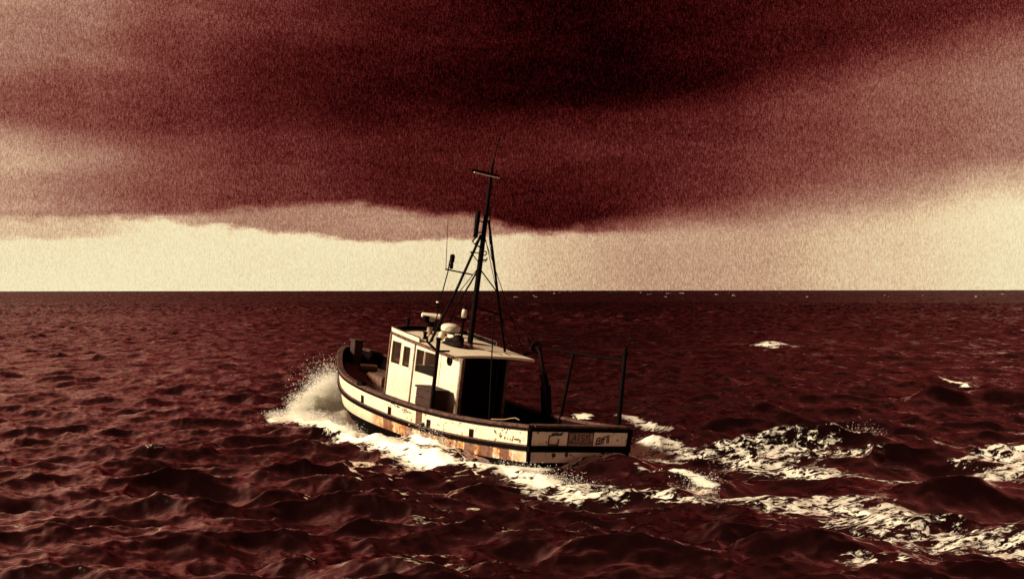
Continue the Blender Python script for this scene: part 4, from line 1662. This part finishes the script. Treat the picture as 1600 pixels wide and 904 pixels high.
    nt.l.new(fb.outputs[0], fd.inputs['Normal'])
    mx = nt.new('ShaderNodeMixShader')
    nt.l.new(mask, mx.inputs[0])
    nt.l.new(wt.outputs[0], mx.inputs[1])
    nt.l.new(fd.outputs[0], mx.inputs[2])
    nt.l.new(mx.outputs[0], out.inputs[0])
    return m


me.materials.append(sea_material())


# ------------------------------------------------------------------ spray: thousands of drops, each a small tetrahedron
def spray_mesh(name, P, R, label):
    n = len(P)
    base_ = np.array([[1, 1, 1], [1, -1, -1], [-1, 1, -1], [-1, -1, 1]], float) / 1.2
    q = rng.normal(size=(n, 4))
    q /= np.linalg.norm(q, axis=1)[:, None]
    w, a, b, c = q.T
    Rm = np.stack([1 - 2 * (b * b + c * c), 2 * (a * b - c * w), 2 * (a * c + b * w), 2 * (a * b + c * w), 1 - 2 * (a * a + c * c), 2 * (b * c - a * w),
                   2 * (a * c - b * w), 2 * (b * c + a * w), 1 - 2 * (a * a + b * b)], 1).reshape(n, 3, 3)
    V = (np.einsum('nij,kj->nki', Rm, base_) * R[:, None, None] + P[:, None, :]).reshape(-1, 3)
    F = (np.array([[0, 1, 2], [0, 3, 1], [0, 2, 3], [1, 3, 2]])[None] + (np.arange(n) * 4)[:, None, None]).reshape(-1, 3)
    me_ = bpy.data.meshes.new(name)
    me_.vertices.add(len(V))
    me_.vertices.foreach_set('co', V.astype(np.float32).ravel())
    me_.loops.add(F.size)
    me_.loops.foreach_set('vertex_index', F.astype(np.int32).ravel())
    me_.polygons.add(len(F))
    me_.polygons.foreach_set('loop_start', (np.arange(len(F)) * 3).astype(np.int32))
    me_.update(calc_edges=True)
    me_.materials.append(M['spray'])
    o = bpy.data.objects.new(name, me_)
    col.objects.link(o)
    return tag(o, label, None, None, 'stuff')


def spray_material():
    m, nt, b = material('spray_drops')
    out = m.node_tree.nodes['Material Output']
    m.node_tree.nodes.remove(b)
    df = nt.new('ShaderNodeBsdfDiffuse')
    df.inputs[0].default_value = (.99, .97, .91, 1)
    tl = nt.new('ShaderNodeBsdfTranslucent')
    tl.inputs[0].default_value = (.99, .97, .91, 1)
    mx = nt.new('ShaderNodeMixShader')
    mx.inputs[0].default_value = .5
    nt.l.new(df.outputs[0], mx.inputs[1])
    nt.l.new(tl.outputs[0], mx.inputs[2])
    nt.l.new(mx.outputs[0], out.inputs[0])
    return m


M['spray'] = spray_material()


def cloud(n, path, rad, hgt, lean=(0, 0, 0), pw=1.8):
    """drops over a path: densest low down, thinning out and up"""
    t = rng.random(n) * (len(path) - 1)
    i = np.minimum(t.astype(int), len(path) - 2)
    p = np.array(path, float)
    c_ = p[i] + (p[i + 1] - p[i]) * (t - i)[:, None]
    rr = np.interp(t, range(len(path)), rad)
    hh = np.interp(t, range(len(path)), hgt)
    u = rng.random(n) ** pw
    xy = rng.normal(size=(n, 2)) * (rr * (.35 + .35 * u))[:, None]
    z = u * hh * (1 + .18 * rng.normal(size=n))
    P = np.stack([c_[:, 0] + xy[:, 0], c_[:, 1] + xy[:, 1], np.maximum(z, -.02)], 1)
    P += np.array(lean)[None] * u[:, None]
    return P * S




def jets(n, each, base_a, base_b, out, up):
    """ragged sheets and strings of water thrown from the stem"""
    res = []
    for _ in range(n):
        k = rng.random()
        o = np.array(base_a) + (np.array(base_b) - np.array(base_a)) * k
        v = np.array([-out * rng.uniform(.1, 1.0), rng.uniform(-.55, .25) * out, up * rng.uniform(.25, 1.0) * (.45 + .55 * k)])
        t = rng.random(each) ** 1.2
        p = o[None] + v[None] * t[:, None]
        p[:, 2] -= .55 * v[2] * t ** 2
        p += rng.normal(size=(each, 3)) * (.012 + .07 * t[:, None] ** 1.3)
        res.append(p[p[:, 2] > -.05])
    return np.vstack(res) * S


Pb = np.vstack([jets(75, 950, (-5.3, 33.4, .0), (-4.7, 34.9, .15), .8, 2.2), cloud(16000, [(-5.7, 33.7), (-5.3, 33.9), (-5.0, 34.3), (-4.8, 34.9)], [.25, .42, .5, .35], [.25, .7, 1.2, 1.25], (-.15, .1, .12), 1.3),
                cloud(15000, [(-6.4, 33.4), (-5.3, 32.6), (-4.4, 30.8), (-3.6, 28.9)], [.2, .3, .3, .25], [.2, .35, .35, .2], (-.1, -.05, 0))])
spray_mesh('bow_spray', Pb, np.clip(rng.lognormal(-5.0, .4, len(Pb)), .003, .016), 'white plume of spray thrown up at the bow')
Pw = np.vstack([cloud(3500, [(-2.3, 27.9), (-1.8, 27.1), (-1.3, 26.4)], [.2, .3, .2], [.3, .55, .2]),
                cloud(1500, [(2.6, 22.8), (3.1, 22.0), (3.5, 21.6)], [.15, .25, .2], [.15, .25, .22]),
                cloud(2500, [(-.2, 24.2), (.5, 23.2), (1.0, 22.0), (1.2, 21.0)], [.3, .4, .5, .5], [.15, .2, .15, .1]),
                cloud(700, [(6.3, 26.7), (7.3, 26.5), (7.7, 26.3)], [.12, .2, .15], [.5, .56, .45], (.1, 0, 0), .5),
                cloud(1500, [(2.4, 26.9), (3.4, 26.9)], [.3, .3], [.25, .25])])
spray_mesh('wake_spray', Pw, np.clip(rng.lognormal(-5.35, .5, len(Pw)), .002, .014), 'small drops flying above the wake')


def mist(name, centre, rad, dens, label):
    m, nt, b = material(name + '_air')
    out = m.node_tree.nodes['Material Output']
    m.node_tree.nodes.remove(b)
    vol = nt.new('ShaderNodeVolumePrincipled')
    vol.inputs['Color'].default_value = (.998, .99, .95, 1)
    vol.inputs['Anisotropy'].default_value = 0.0
    co = nt.new('ShaderNodeTexCoord').outputs['Object']
    x, y, z = nt.sep(co)
    r2 = nt.math('SQRT', nt.math('ADD', nt.math('ADD', nt.math('POWER', nt.math('DIVIDE', x, rad[0] * S), 2), nt.math('POWER', nt.math('DIVIDE', y, rad[1] * S), 2)), nt.math('POWER', nt.math('DIVIDE', z, rad[2] * S), 2)))
    nz = nt.noise(co, 2.6, 6, .7)
    r3 = nt.math('ADD', r2, nt.math('MULTIPLY', nt.math('SUBTRACT', nz, .5), 1.7))
    nt.put(vol.inputs['Density'], nt.math('MULTIPLY', nt.math('POWER', nt.smooth(r3, .95, .1), 1.5), dens))
    nt.l.new(vol.outputs[0], out.inputs['Volume'])
    mb = MB()
    mb.blob((0, 0, 0), tuple(r * 1.02 for r in rad), 1, 12, 0.0)
    o = mb.build(name, m)
    o.location = Vector(centre) * S
    return tag(o, label, None, None, 'stuff')


scene.cycles.volume_bounces = 32
scene.cycles.max_bounces = 36
scene.cycles.diffuse_bounces = 20
scene.cycles.transmission_bounces = 20
mist('bow_mist', (-5.05, 34.4, .5), (.6, .7, 1.05), 1.0, 'soft white mist of spray beside the bow')
bpy.context.view_layer.update()
